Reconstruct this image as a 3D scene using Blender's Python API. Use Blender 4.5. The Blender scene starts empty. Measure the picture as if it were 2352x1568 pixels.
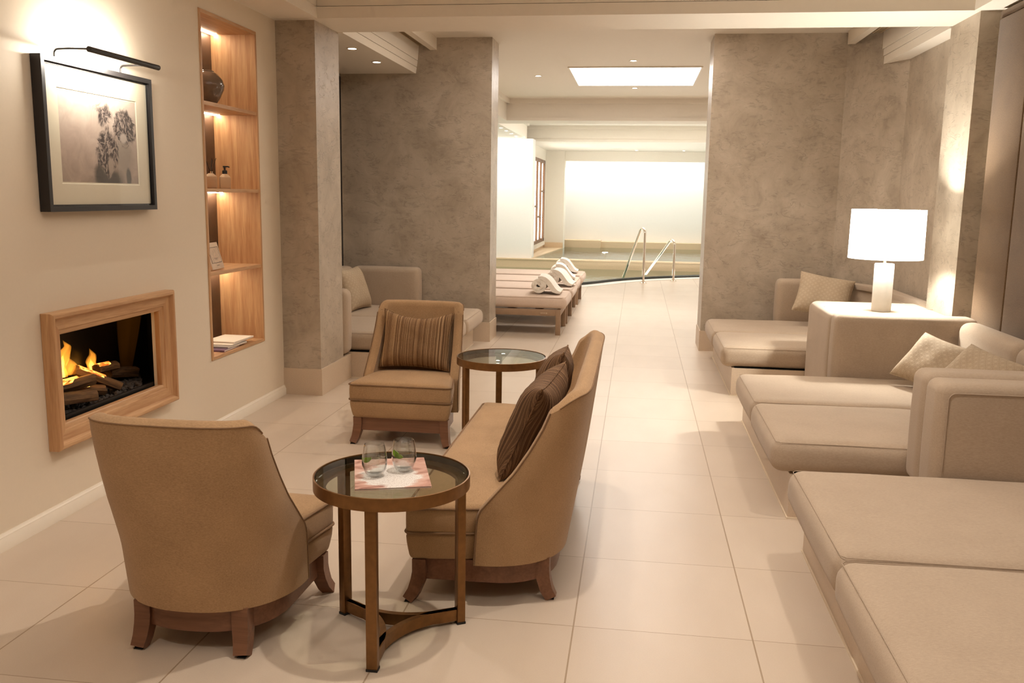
import bpy, bmesh, math, random
from mathutils import Vector, Matrix
random.seed(7)
PI = math.pi
SC = bpy.context.scene
COL = SC.collection
R = math.radians


def lin(r, g, b):
    f = lambda c: (c / 255) / 12.92 if c / 255 <= 0.04045 else ((c / 255 + 0.055) / 1.055) ** 2.4
    return (f(r), f(g), f(b), 1.0)


# ---------------------------------------------------------------- mesh helpers
def new():
    return bmesh.new()


def join(bm, other, M=None):
    if M is not None:
        bmesh.ops.transform(other, matrix=M, verts=other.verts)
    me = bpy.data.meshes.new('tmp')
    other.to_mesh(me)
    other.free()
    bm.from_mesh(me)
    bpy.data.meshes.remove(me)
    return bm


def box(bm, x0, x1, y0, y1, z0, z1, r=0.0, seg=3):
    b = new()
    bmesh.ops.create_cube(b, size=1)
    for v in b.verts:
        v.co = Vector(((x0 + x1) / 2 + v.co.x * (x1 - x0), (y0 + y1) / 2 + v.co.y * (y1 - y0), (z0 + z1) / 2 + v.co.z * (z1 - z0)))
    if r > 0:
        bmesh.ops.bevel(b, geom=list(b.edges), offset=r, segments=seg, profile=0.5, affect='EDGES')
    return join(bm, b)


def axis_samples(h, r, n):
    e = [h - r + r * math.sin(PI / 2 * k / 4) for k in range(5)]
    inner = [-(h - r) + 2 * (h - r) * k / n for k in range(1, n)] if h > r else []
    return [-a for a in reversed(e)] + inner + e


def puff(hx, hy, hz, r, n=10, crown=0.0, bulge=0.0, wrinkle=0.0, seed=0):
    """soft upholstered block, centred; rounded edges, crowned top, bulging sides"""
    b = new()
    rx = min(r, hx * .98, hy * .98, hz * .98)
    sx, sy, sz = axis_samples(hx, rx, n), axis_samples(hy, rx, n), axis_samples(hz, rx, 3)

    def face(U, V, fn):
        g = [[b.verts.new(fn(u, v)) for v in V] for u in U]
        for i in range(len(U) - 1):
            for j in range(len(V) - 1):
                b.faces.new((g[i][j], g[i + 1][j], g[i + 1][j + 1], g[i][j + 1]))
    face(sx, sy, lambda u, v: (u, v, hz))
    face(sy, sx, lambda u, v: (v, u, -hz))
    face(sy, sz, lambda u, v: (hx, u, v))
    face(sz, sy, lambda u, v: (-hx, v, u))
    face(sz, sx, lambda u, v: (v, hy, u))
    face(sx, sz, lambda u, v: (u, -hy, v))
    bmesh.ops.remove_doubles(b, verts=b.verts, dist=1e-6)
    rnd = random.Random(seed)
    ph = [rnd.uniform(0, 6) for _ in range(6)]
    for v in b.verts:
        p = v.co.copy()
        q = Vector((max(-hx + rx, min(hx - rx, p.x)), max(-hy + rx, min(hy - rx, p.y)), max(-hz + rx, min(hz - rx, p.z))))
        d = p - q
        if d.length > 1e-9:
            p = q + d.normalized() * rx
        a, c, e = 1 - (p.x / hx) ** 2, 1 - (p.y / hy) ** 2, 1 - (p.z / hz) ** 2
        if p.z > 0:
            p.z += crown * (max(a, 0) * max(c, 0)) ** .5 * (p.z / hz)
            if wrinkle:
                p.z += wrinkle * (math.sin(9 * p.x + ph[0] + 3 * p.y) * math.sin(7 * p.y + ph[1]) + .5 * math.sin(17 * p.x - 8 * p.y + ph[2]))
        if bulge:
            p.x += bulge * (p.x / hx) * max(c, 0) ** .5 * max(e, 0)
            p.y += bulge * (p.y / hy) * max(a, 0) ** .5 * max(e, 0)
        v.co = p
    return b


def tube(bm, pts, r, seg=10, closed=False, radii=None):
    pts = [Vector(p) for p in pts]
    n = len(pts)
    rings = []
    up = None
    for i in range(n):
        if closed:
            t = pts[(i + 1) % n] - pts[i - 1]
        else:
            t = pts[min(i + 1, n - 1)] - pts[max(i - 1, 0)]
        t.normalize()
        if up is None:
            up = t.orthogonal().normalized()
        up = (up - t * up.dot(t))
        if up.length < 1e-6:
            up = t.orthogonal()
        up.normalize()
        s = t.cross(up)
        rr = radii[i] if radii else r
        rings.append([bm.verts.new(pts[i] + (up * math.cos(2 * PI * k / seg) + s * math.sin(2 * PI * k / seg)) * rr) for k in range(seg)])
    m = n if closed else n - 1
    for i in range(m):
        A, B = rings[i], rings[(i + 1) % n]
        off = 0
        if closed and i == n - 1:
            off = min(range(seg), key=lambda o: (A[0].co - B[o].co).length)
        for k in range(seg):
            bm.faces.new((A[k], A[(k + 1) % seg], B[(k + 1 + off) % seg], B[(k + off) % seg]))
    if not closed:
        bm.faces.new(list(reversed(rings[0])))
        bm.faces.new(rings[-1])
    return bm


def bar(bm, pts, w, h, upv=(0, 0, 1), scale=None):
    """rectangular section swept along pts; w across, h along upv"""
    pts = [Vector(p) for p in pts]
    upv = Vector(upv)
    rings = []
    n = len(pts)
    for i in range(n):
        t = (pts[min(i + 1, n - 1)] - pts[max(i - 1, 0)]).normalized()
        s = t.cross(upv).normalized()
        u = s.cross(t).normalized()
        k = scale[i] if scale else 1
        rings.append([bm.verts.new(pts[i] + s * a * w / 2 * k + u * c * h / 2 * k) for a, c in ((-1, -1), (1, -1), (1, 1), (-1, 1))])
    for i in range(n - 1):
        for k in range(4):
            bm.faces.new((rings[i][k], rings[i][(k + 1) % 4], rings[i + 1][(k + 1) % 4], rings[i + 1][k]))
    bm.faces.new(list(reversed(rings[0])))
    bm.faces.new(rings[-1])
    return bm


def lathe(bm, prof, seg=40, c=(0, 0, 0), cap=True):
    rings = []
    for r, z in prof:
        if r < 1e-6:
            rings.append([bm.verts.new((c[0], c[1], c[2] + z))])
        else:
            rings.append([bm.verts.new((c[0] + r * math.cos(2 * PI * k / seg), c[1] + r * math.sin(2 * PI * k / seg), c[2] + z)) for k in range(seg)])
    for A, B in zip(rings, rings[1:]):
        for k in range(seg):
            k2 = (k + 1) % seg
            if len(A) == 1 and len(B) == 1:
                continue
            if len(A) == 1:
                bm.faces.new((A[0], B[k2], B[k]))
            elif len(B) == 1:
                bm.faces.new((A[k], A[k2], B[0]))
            else:
                bm.faces.new((A[k], A[k2], B[k2], B[k]))
    return bm


def prism(bm, poly, z0, z1):
    lo = [bm.verts.new((x, y, z0)) for x, y in poly]
    hi = [bm.verts.new((x, y, z1)) for x, y in poly]
    n = len(poly)
    bm.faces.new(list(reversed(lo)))
    bm.faces.new(hi)
    for i in range(n):
        bm.faces.new((lo[i], lo[(i + 1) % n], hi[(i + 1) % n], hi[i]))
    return bm


def mitred(bm, y0, y1, z0, z1, x, prof):
    """frame on a wall x = const facing +x; prof = (inset, height) from outside in"""
    rings = []
    for ins, hgt in prof:
        rings.append([bm.verts.new((x + hgt, yy, zz)) for yy, zz in ((y0 + ins, z0 + ins), (y1 - ins, z0 + ins), (y1 - ins, z1 - ins), (y0 + ins, z1 - ins))])
    for A, B in zip(rings, rings[1:]):
        for k in range(4):
            bm.faces.new((A[k], A[(k + 1) % 4], B[(k + 1) % 4], B[k]))
    return bm


def pillow_bm(hw, hh, t, k=.10, n=22, sag=0.0, seed=0):
    b = new()
    rnd = random.Random(seed)
    ph = [rnd.uniform(0, 6) for _ in range(4)]
    for side in (1, -1):
        g = []
        for i in range(n + 1):
            row = []
            for j in range(n + 1):
                u, v = math.sin(PI / 2 * (2 * i / n - 1)), math.sin(PI / 2 * (2 * j / n - 1))
                x = hw * u * (1 - k * (1 - v * v))
                z = hh * v * (1 - k * (1 - u * u))
                if v > 0:
                    z -= sag * (1 - u * u) * v
                th = t * max(0, (1 - u ** 4) * (1 - v ** 4)) ** .55
                th += .004 * math.sin(7 * u + ph[0] + 4 * v) * math.sin(5 * v + ph[1]) * (1 - u * u) * (1 - v * v) * 2
                row.append(b.verts.new((x, side * th, z)))
            g.append(row)
        for i in range(n):
            for j in range(n):
                f = (g[i][j], g[i + 1][j], g[i + 1][j + 1], g[i][j + 1])
                b.faces.new(f if side < 0 else tuple(reversed(f)))
    bmesh.ops.remove_doubles(b, verts=b.verts, dist=1e-5)
    return b


def finish(name, bm, mat, parent=None, smooth=38, loc=None, rot=None, recalc=True):
    if recalc:
        bmesh.ops.recalc_face_normals(bm, faces=bm.faces)
    if smooth:
        for f in bm.faces:
            f.smooth = True
        for e in bm.edges:
            if len(e.link_faces) == 2:
                if e.calc_face_angle(0) > R(smooth):
                    e.smooth = False
            else:
                e.smooth = False
    me = bpy.data.meshes.new(name)
    bm.to_mesh(me)
    bm.free()
    if mat:
        me.materials.append(mat)
    o = bpy.data.objects.new(name, me)
    COL.objects.link(o)
    if parent:
        o.parent = parent
    if loc:
        o.location = loc
    if rot:
        o.rotation_euler = rot
    return o


def tag(o, label, cat, group=None, kind=None):
    o['label'] = label
    o['category'] = cat
    if group:
        o['group'] = group
    if kind:
        o['kind'] = kind
    return o


def thing(name, label, cat, loc=(0, 0, 0), rot=(0, 0, 0), group=None):
    o = bpy.data.objects.new(name, None)
    COL.objects.link(o)
    o.empty_display_size = .1
    o.location = loc
    o.rotation_euler = rot
    return tag(o, label, cat, group)


def struct(name, bm, mat, label=None, smooth=38):
    o = finish(name, bm, mat, smooth=smooth)
    o['kind'] = 'structure'
    if label:
        o['label'] = label
    return o


def dup(root, loc, rot=None, label=None):
    c = root.copy()
    COL.objects.link(c)
    c.location = loc
    if rot:
        c.rotation_euler = rot
    if label:
        c['label'] = label
    for ch in list(root.children):
        d = ch.copy()
        COL.objects.link(d)
        d.parent = c
        for g in list(ch.children):
            e = g.copy()
            COL.objects.link(e)
            e.parent = d
    return c


# ---------------------------------------------------------------- materials
def mat(name):
    m = bpy.data.materials.new(name)
    m.use_nodes = True
    nt = m.node_tree
    return m, nt, nt.nodes['Principled BSDF']


def N(nt, kind, **kw):
    n = nt.nodes.new(kind)
    for k, v in kw.items():
        if k in n.inputs:
            n.inputs[k].default_value = v
        else:
            setattr(n, k, v)
    return n


def coords(nt, scale=(1, 1, 1), kind='Object', rot=(0, 0, 0)):
    tc = nt.nodes.new('ShaderNodeTexCoord')
    mp = nt.nodes.new('ShaderNodeMapping')
    mp.inputs['Scale'].default_value = scale
    mp.inputs['Rotation'].default_value = rot
    nt.links.new(tc.outputs[kind], mp.inputs['Vector'])
    return mp.outputs['Vector']


def ramp(nt, fac, stops):
    r = nt.nodes.new('ShaderNodeValToRGB')
    els = r.color_ramp.elements
    while len(els) < len(stops):
        els.new(.5)
    for e, (p, c) in zip(els, stops):
        e.position = p
        e.color = c
    nt.links.new(fac, r.inputs['Fac'])
    return r.outputs['Color']


def math_n(nt, op, a, b=None):
    n = nt.nodes.new('ShaderNodeMath')
    n.operation = op
    for i, v in enumerate((a, b)):
        if v is None:
            continue
        if isinstance(v, (int, float)):
            n.inputs[i].default_value = v
        else:
            nt.links.new(v, n.inputs[i])
    return n.outputs[0]


def mixc(nt, fac, a, b, mode='MIX'):
    n = nt.nodes.new('ShaderNodeMix')
    n.data_type = 'RGBA'
    n.blend_type = mode
    for key, v in ((0, fac), (6, a), (7, b)):
        if isinstance(v, (int, float)):
            n.inputs[key].default_value = v
        elif isinstance(v, tuple):
            n.inputs[key].default_value = v
        else:
            nt.links.new(v, n.inputs[key])
    return n.outputs[2]


def bump(nt, bs, height, strength=.2, dist=.002):
    b = nt.nodes.new('ShaderNodeBump')
    b.inputs['Strength'].default_value = strength
    b.inputs['Distance'].default_value = dist
    nt.links.new(height, b.inputs['Height'])
    nt.links.new(b.outputs['Normal'], bs.inputs['Normal'])


def plain(name, col, rough=.5, metal=0.0, spec=.5, noise=0.0, nscale=30):
    m, nt, bs = mat(name)
    bs.inputs['Roughness'].default_value = rough
    bs.inputs['Metallic'].default_value = metal
    bs.inputs['Specular IOR Level'].default_value = spec
    nz = N(nt, 'ShaderNodeTexNoise', Scale=nscale, Detail=4.0)
    nt.links.new(coords(nt), nz.inputs['Vector'])
    k = noise if noise else .02
    lo = tuple(c * (1 - k) for c in col[:3]) + (1,)
    hi = tuple(min(1, c * (1 + k)) for c in col[:3]) + (1,)
    nt.links.new(ramp(nt, nz.outputs['Fac'], [(.3, lo), (.7, hi)]), bs.inputs['Base Color'])
    return m


def fabric(name, dark, light, scale=900, strength=.35, rough=.95):
    m, nt, bs = mat(name)
    v = coords(nt)
    n1 = N(nt, 'ShaderNodeTexNoise', Scale=scale, Detail=2.0)
    n2 = N(nt, 'ShaderNodeTexNoise', Scale=6.0, Detail=3.0)
    n3 = N(nt, 'ShaderNodeTexNoise', Scale=scale * .35, Detail=3.0)
    for n in (n1, n2):
        nt.links.new(v, n.inputs['Vector'])
    nt.links.new(coords(nt, (.35, 1, 1)), n3.inputs['Vector'])
    f = math_n(nt, 'ADD', math_n(nt, 'MULTIPLY', n1.outputs['Fac'], .4), math_n(nt, 'MULTIPLY', n3.outputs['Fac'], .4))
    f = math_n(nt, 'ADD', f, math_n(nt, 'MULTIPLY', n2.outputs['Fac'], .2))
    nt.links.new(ramp(nt, f, [(.36, dark), (.64, light)]), bs.inputs['Base Color'])
    bs.inputs['Roughness'].default_value = rough
    bs.inputs['Specular IOR Level'].default_value = .15
    bs.inputs['Sheen Weight'].default_value = .15
    bump(nt, bs, f, strength, .0015)
    return m


def wood(name, dark, light, axis='Z', scale=1.0, rough=.45):
    m, nt, bs = mat(name)
    sc = {'X': (1.2, 22, 22), 'Y': (22, 1.2, 22), 'Z': (22, 22, 1.2)}[axis]
    v = coords(nt, tuple(s * scale for s in sc))
    n1 = N(nt, 'ShaderNodeTexNoise', Scale=1.6, Detail=5.0, Distortion=.7)
    n2 = N(nt, 'ShaderNodeTexNoise', Scale=9.0, Detail=3.0)
    nt.links.new(v, n1.inputs['Vector'])
    nt.links.new(v, n2.inputs['Vector'])
    f = math_n(nt, 'ADD', math_n(nt, 'MULTIPLY', n1.outputs['Fac'], .65), math_n(nt, 'MULTIPLY', n2.outputs['Fac'], .35))
    nt.links.new(ramp(nt, f, [(.32, dark), (.68, light)]), bs.inputs['Base Color'])
    bs.inputs['Roughness'].default_value = rough
    bs.inputs['Specular IOR Level'].default_value = .35
    bump(nt, bs, f, .12, .001)
    return m


def stucco(name):
    m, nt, bs = mat(name)
    v = coords(nt)
    big = N(nt, 'ShaderNodeTexNoise', Scale=3.2, Detail=9.0, Roughness=.68, Distortion=.5)
    nt.links.new(v, big.inputs['Vector'])
    base = ramp(nt, big.outputs['Fac'], [(.30, lin(156, 142, 125)), (.44, lin(174, 160, 142)), (.56, lin(184, 170, 152)), (.72, lin(197, 183, 165))])
    f = None
    for rx, ry, rz, s in ((.5, .7, .6, 5), (-.7, .4, -.5, 6.5), (.3, -.9, .9, 4.2), (.9, .2, -1.0, 7.5)):
        st = N(nt, 'ShaderNodeTexNoise', Scale=1.0, Detail=4.0, Roughness=.55, Distortion=.9)
        nt.links.new(coords(nt, (s * .7, s * .7, s * 1.9), rot=(rx, ry, rz)), st.inputs['Vector'])
        k = math_n(nt, 'MULTIPLY', math_n(nt, 'ABSOLUTE', math_n(nt, 'SUBTRACT', st.outputs['Fac'], .57)), 34)
        k = math_n(nt, 'SUBTRACT', 1.0, math_n(nt, 'MINIMUM', k, 1.0))
        gate = N(nt, 'ShaderNodeTexNoise', Scale=5.5 + s, Detail=2.0)
        nt.links.new(coords(nt, rot=(ry, rz, rx)), gate.inputs['Vector'])
        g = math_n(nt, 'MINIMUM', math_n(nt, 'MAXIMUM', math_n(nt, 'MULTIPLY', math_n(nt, 'SUBTRACT', gate.outputs['Fac'], .50), 9), 0.0), 1.0)
        k = math_n(nt, 'MULTIPLY', k, g)
        f = k if f is None else math_n(nt, 'MAXIMUM', f, k)
    nt.links.new(mixc(nt, math_n(nt, 'MULTIPLY', f, .34), base, lin(116, 104, 90)), bs.inputs['Base Color'])
    bs.inputs['Roughness'].default_value = .38
    bs.inputs['Specular IOR Level'].default_value = .45
    h = math_n(nt, 'ADD', big.outputs['Fac'], math_n(nt, 'MULTIPLY', f, -.35))
    bump(nt, bs, h, .35, .006)
    return m


def tiles(name):
    m, nt, bs = mat(name)
    tc = nt.nodes.new('ShaderNodeTexCoord')
    sp = nt.nodes.new('ShaderNodeSeparateXYZ')
    nt.links.new(tc.outputs['Object'], sp.inputs[0])

    def line(o, off, w):
        a = math_n(nt, 'MULTIPLY', math_n(nt, 'SUBTRACT', o, off), 1 / .602)
        fr = math_n(nt, 'FRACT', math_n(nt, 'ADD', a, 100.0))
        d = math_n(nt, 'MINIMUM', fr, math_n(nt, 'SUBTRACT', 1.0, fr))
        return math_n(nt, 'LESS_THAN', d, w / .602 / 2), math_n(nt, 'FLOOR', a)
    lx, ix = line(sp.outputs[0], -.168, .0055)
    ly, iy = line(sp.outputs[1], 2.88, .0035)
    cb = nt.nodes.new('ShaderNodeCombineXYZ')
    nt.links.new(ix, cb.inputs[0])
    nt.links.new(iy, cb.inputs[1])
    wn = nt.nodes.new('ShaderNodeTexWhiteNoise')
    nt.links.new(cb.outputs[0], wn.inputs['Vector'])
    nz = N(nt, 'ShaderNodeTexNoise', Scale=260.0, Detail=3.0)
    nt.links.new(tc.outputs['Object'], nz.inputs['Vector'])
    nz2 = N(nt, 'ShaderNodeTexNoise', Scale=5.0, Detail=4.0)
    nt.links.new(coords(nt, (1, .4, 1)), nz2.inputs['Vector'])
    f = math_n(nt, 'ADD', math_n(nt, 'MULTIPLY', nz.outputs['Fac'], .35), math_n(nt, 'ADD', math_n(nt, 'MULTIPLY', nz2.outputs['Fac'], .45), math_n(nt, 'MULTIPLY', wn.outputs['Value'], .2)))
    base = ramp(nt, f, [(.3, lin(197, 180, 161)), (.7, lin(209, 193, 175))])
    lmask = math_n(nt, 'MAXIMUM', lx, ly)
    nt.links.new(mixc(nt, math_n(nt, 'MULTIPLY', lmask, .8), base, lin(150, 126, 98)), bs.inputs['Base Color'])
    bs.inputs['Roughness'].default_value = .34
    bs.inputs['Specular IOR Level'].default_value = .4
    bump(nt, bs, math_n(nt, 'SUBTRACT', math_n(nt, 'MULTIPLY', nz.outputs['Fac'], .3), lmask), .25, .001)
    return m


def thin_glass(name, tint, refl=1.0, ior=1.5, bumpscale=0, rough=.0):
    m, nt, bs = mat(name)
    out = nt.nodes['Material Output']
    tr = N(nt, 'ShaderNodeBsdfTransparent', Color=tint)
    gl = nt.nodes.new('ShaderNodeBsdfGlossy')
    gl.inputs['Roughness'].default_value = rough
    lw = N(nt, 'ShaderNodeLayerWeight', Blend=.5)
    f0 = ((ior - 1) / (ior + 1)) ** 2
    fr = math_n(nt, 'ADD', f0, math_n(nt, 'MULTIPLY', math_n(nt, 'POWER', lw.outputs['Facing'], 5.0), 1 - f0))
    mx = nt.nodes.new('ShaderNodeMixShader')
    nt.links.new(math_n(nt, 'MINIMUM', math_n(nt, 'MULTIPLY', fr, refl), 1.0), mx.inputs[0])
    nt.links.new(tr.outputs[0], mx.inputs[1])
    nt.links.new(gl.outputs[0], mx.inputs[2])
    nt.links.new(mx.outputs[0], out.inputs['Surface'])
    nt.nodes.remove(bs)
    if bumpscale:
        nz = N(nt, 'ShaderNodeTexNoise', Scale=bumpscale, Detail=2.0)
        nt.links.new(coords(nt), nz.inputs['Vector'])
        b = nt.nodes.new('ShaderNodeBump')
        b.inputs['Strength'].default_value = .25
        b.inputs['Distance'].default_value = .02
        nt.links.new(nz.outputs['Fac'], b.inputs['Height'])
        nt.links.new(b.outputs[0], gl.inputs['Normal'])
        nt.links.new(b.outputs[0], lw.inputs['Normal'])
    return m


def emit(name, col, strength):
    m, nt, bs = mat(name)
    bs.inputs['Base Color'].default_value = (.8, .8, .8, 1)
    bs.inputs['Emission Color'].default_value = col
    bs.inputs['Emission Strength'].default_value = strength
    return m


def stripes(name, stops, freq=70):
    m, nt, bs = mat(name)
    tc = nt.nodes.new('ShaderNodeTexCoord')
    sp = nt.nodes.new('ShaderNodeSeparateXYZ')
    nt.links.new(tc.outputs['Object'], sp.inputs[0])
    nz = nt.nodes.new('ShaderNodeTexNoise')
    nz.noise_dimensions = '1D'
    nz.inputs['Scale'].default_value = freq
    nz.inputs['Detail'].default_value = 3.0
    nz.inputs['Roughness'].default_value = .75
    nt.links.new(sp.outputs[0], nz.inputs['W'])
    wv = N(nt, 'ShaderNodeTexNoise', Scale=700.0, Detail=2.0)
    nt.links.new(tc.outputs['Object'], wv.inputs['Vector'])
    f = math_n(nt, 'ADD', math_n(nt, 'MULTIPLY', nz.outputs['Fac'], .9), math_n(nt, 'MULTIPLY', wv.outputs['Fac'], .1))
    nt.links.new(ramp(nt, f, stops), bs.inputs['Base Color'])
    bs.inputs['Roughness'].default_value = .85
    bs.inputs['Specular IOR Level'].default_value = .2
    bump(nt, bs, f, .25, .001)
    return m


def lattice(name, a, b):
    m, nt, bs = mat(name)
    tc = nt.nodes.new('ShaderNodeTexCoord')
    sp = nt.nodes.new('ShaderNodeSeparateXYZ')
    nt.links.new(tc.outputs['Object'], sp.inputs[0])
    u = math_n(nt, 'ADD', sp.outputs[0], sp.outputs[2])
    w = math_n(nt, 'SUBTRACT', sp.outputs[0], sp.outputs[2])
    s1 = math_n(nt, 'ABSOLUTE', math_n(nt, 'SINE', math_n(nt, 'MULTIPLY', u, 72)))
    s2 = math_n(nt, 'ABSOLUTE', math_n(nt, 'SINE', math_n(nt, 'MULTIPLY', w, 72)))
    f = math_n(nt, 'MINIMUM', s1, s2)
    s3 = math_n(nt, 'ABSOLUTE', math_n(nt, 'SUBTRACT', math_n(nt, 'MULTIPLY', s1, s2), .55))
    f = math_n(nt, 'MINIMUM', f, math_n(nt, 'MULTIPLY', s3, 2.5))
    nz = N(nt, 'ShaderNodeTexNoise', Scale=600.0, Detail=2.0)
    nt.links.new(tc.outputs['Object'], nz.inputs['Vector'])
    f2 = math_n(nt, 'ADD', math_n(nt, 'MULTIPLY', f, .7), math_n(nt, 'MULTIPLY', nz.outputs['Fac'], .3))
    nt.links.new(ramp(nt, f2, [(.15, b), (.5, a)]), bs.inputs['Base Color'])
    bs.inputs['Roughness'].default_value = .85
    bump(nt, bs, f2, .4, .002)
    return m


M_WALL = plain('cream_wall_paint', lin(229, 215, 194), .6, noise=.008, nscale=90)
M_CEIL = plain('white_ceiling_paint', lin(236, 227, 213), .6, noise=.008)
M_WHITE = plain('white_gloss_paint', lin(238, 228, 212), .4, noise=.01)
M_PWHITE = plain('pool_white_paint', lin(240, 237, 231), .5, noise=.008)
M_STUCCO = stucco('polished_stucco')
M_TILE = tiles('floor_tiles')
M_STONE = plain('beige_stone', lin(206, 186, 163), .4, noise=.05, nscale=140)
M_PSTONE = plain('pool_stone', lin(226, 200, 166), .45, noise=.05, nscale=60)
M_CHAIR = fabric('tan_upholstery', lin(148, 118, 86), lin(184, 150, 113), 1000, .4)
M_PIPE = plain('tan_piping', lin(128, 98, 70), .9, noise=.1)
M_SOFA = fabric('beige_sofa_linen', lin(168, 149, 129), lin(186, 167, 146), 700, .2)
M_SEAM = plain('sofa_seam', lin(172, 153, 133), .9)
M_OAK = wood('oak_veneer', lin(176, 128, 88), lin(214, 172, 128), 'Z')
M_OAKY = wood('oak_horizontal', lin(178, 132, 92), lin(216, 176, 134), 'Y')
M_LEG = wood('stained_beech', lin(104, 70, 50), lin(134, 94, 70), 'X', .6, .35)
M_BRONZE = plain('brushed_bronze', lin(128, 92, 54), .36, .75, noise=.12, nscale=40)
M_BLACK = plain('black_frame_lacquer', lin(34, 30, 30), .4)
M_DARK = plain('dark_brown_panel', lin(84, 62, 48), .45, noise=.1)
M_RUB = plain('black_glide', lin(22, 20, 18), .6)
M_MAT = plain('ivory_mat_board', lin(240, 230, 210), .9, noise=.01)
M_GLASS = thin_glass('table_glass', (.80, .82, .76, 1), 1.0)
M_GEDGE = thin_glass('table_glass_edge', (.30, .42, .34, 1), 1.2)
M_PGLASS = thin_glass('picture_glass', (.97, .97, .96, 1), .8)
M_CUP = thin_glass('tumbler_glass', (.97, .98, .98, 1), 2.6)
M_WATERT = thin_glass('still_water', (.97, .98, .97, 1), 2.6, 1.33)
M_POOLW = thin_glass('pool_water', (.74, .86, .80, 1), 1.0, 1.33, 5, .02)
M_POOLT = plain('pool_mosaic', lin(206, 214, 202), .4, noise=.08, nscale=80)
M_POOLD = plain('pool_basin_stone', lin(190, 186, 186), .4, noise=.08, nscale=60)
M_CHROME = plain('polished_steel', lin(226, 214, 200), .12, 1.0)
M_TOWEL = fabric('white_terry', lin(226, 216, 202), lin(248, 242, 232), 350, .8)
M_LOUNGE = fabric('lounger_fabric', lin(206, 184, 166), lin(218, 198, 182), 500, .1)
M_LFRAME = plain('taupe_lounger_frame', lin(158, 130, 104), .5, noise=.04)
M_HEAD = fabric('taupe_wall_fabric', lin(92, 70, 48), lin(118, 93, 66), 420, .5, .7)
M_SHADE = emit('lamp_shade_glow', (1, .97, .86, 1), 3.2)
M_CERAM = plain('white_ceramic', lin(244, 240, 230), .35)
M_BRASS = plain('pale_brass', lin(222, 200, 150), .3, .8)
M_LED = emit('led_strip_glow', (1, .86, .66, 1), 22)
M_LEDN = emit('niche_led_glow', (1, .84, .62, 1), 46)
M_SPOT = emit('downlight_glow', (1, .93, .82, 1), 30)
M_PANEL = emit('ceiling_panel_glow', (1, .97, .93, 1), 7)
M_VASE = plain('glazed_taupe_ceramic', lin(116, 98, 84), .12, noise=.05)
M_BOTTLE = plain('beige_bottle', lin(186, 158, 128), .5)
M_INK = plain('dark_print', lin(70, 60, 54), .8)
M_KERB = plain('dark_pool_grating', lin(46, 48, 42), .5)
M_SCREEN = emit('backlit_screen_glow', (1, .97, .88, 1), 3.0)
M_WOODD = plain('dark_screen_wood', lin(120, 84, 56), .5)
M_GRILLE = plain('vent_grille', lin(176, 152, 120), .5)
M_SLOT = plain('vent_slot_dark', lin(60, 46, 34), .8)
M_FBOX = plain('firebox_black', lin(14, 12, 10), .35)
M_COAL = plain('charcoal', lin(70, 64, 60), .9, noise=.4, nscale=60)
M_LOG = wood('charred_log_bark', lin(44, 30, 20), lin(128, 96, 62), 'X', 1.6, .8)
M_PURPLE = plain('purple_cover', lin(112, 86, 116), .35)
M_GREYC = plain('grey_cover', lin(168, 164, 160), .35)
M_PAGES = plain('paper_pages', lin(236, 224, 208), .8, noise=.06, nscale=200)
M_LIME = plain('lime_peel', lin(120, 158, 30), .4, noise=.2, nscale=60)
M_STR = stripes('striped_cushion', [(.28, lin(70, 48, 34)), (.40, lin(120, 90, 62)), (.47, lin(86, 60, 42)), (.52, lin(168, 134, 96)), (.58, lin(112, 82, 58)), (.66, lin(206, 174, 132)), (.74, lin(120, 90, 62))], 95)
M_STRD = stripes('striped_cushion_dark', [(.28, lin(50, 34, 24)), (.42, lin(100, 74, 52)), (.48, lin(62, 43, 30)), (.54, lin(140, 108, 78)), (.60, lin(72, 50, 36)), (.68, lin(168, 134, 100))], 95)
M_LAT = lattice('diamond_cushion', lin(186, 167, 142), lin(172, 152, 127))

# ---------------------------------------------------------------- camera
h = 1.46
F = 2050.0
cx, cy = 1176.0, 784.0
Yc = Vector((1467 - cx, 453 - cy, F)).normalized()
Zc = Vector((1, .0152, 0)).cross(Yc).normalized()
if Zc.y > 0:
    Zc = -Zc
Xc = Yc.cross(Zc).normalized()
if Xc.x < 0:
    Xc = -Xc
W2C = (Xc, Yc, Zc)
cam_d = bpy.data.cameras.new('camera')
cam = bpy.data.objects.new('camera', cam_d)
COL.objects.link(cam)
cam_d.sensor_width = 36.0
cam_d.lens = F / 2352 * 36.0
cam_d.clip_start = .05
cam_d.clip_end = 100
right = Vector([a.x for a in W2C])
down = Vector([a.y for a in W2C])
fwd = Vector([a.z for a in W2C])
mw = Matrix.Identity(4)
for i in range(3):
    mw[i][0], mw[i][1], mw[i][2] = right[i], -down[i], -fwd[i]
mw.translation = Vector((0, 0, h))
cam.matrix_world = mw
SC.camera = cam

# ================================================================ ROOM SHELL
XL = -2.517
ZB = 2.62      # beams and soffits
ZC = 2.95      # ceiling
RIM = [(-3.4, 13.9), (-2.4, 13.95), (-1.6, 14.2), (-.87, 14.85), (-.29, 15.73), (.31, 16.35), (1.17, 16.97), (2.2, 17.45), (3.4, 17.8)]


def smooth_line(P, n=8):
    out = []
    for i in range(len(P) - 1):
        p0, p1, p2, p3 = P[max(i - 1, 0)], P[i], P[i + 1], P[min(i + 2, len(P) - 1)]
        for k in range(n):
            t = k / n
            out.append(tuple(.5 * ((2 * p1[a]) + (-p0[a] + p2[a]) * t + (2 * p0[a] - 5 * p1[a] + 4 * p2[a] - p3[a]) * t * t + (-p0[a] + 3 * p1[a] - 3 * p2[a] + p3[a]) * t ** 3) for a in (0, 1)))
    out.append(P[-1])
    return out


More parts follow.
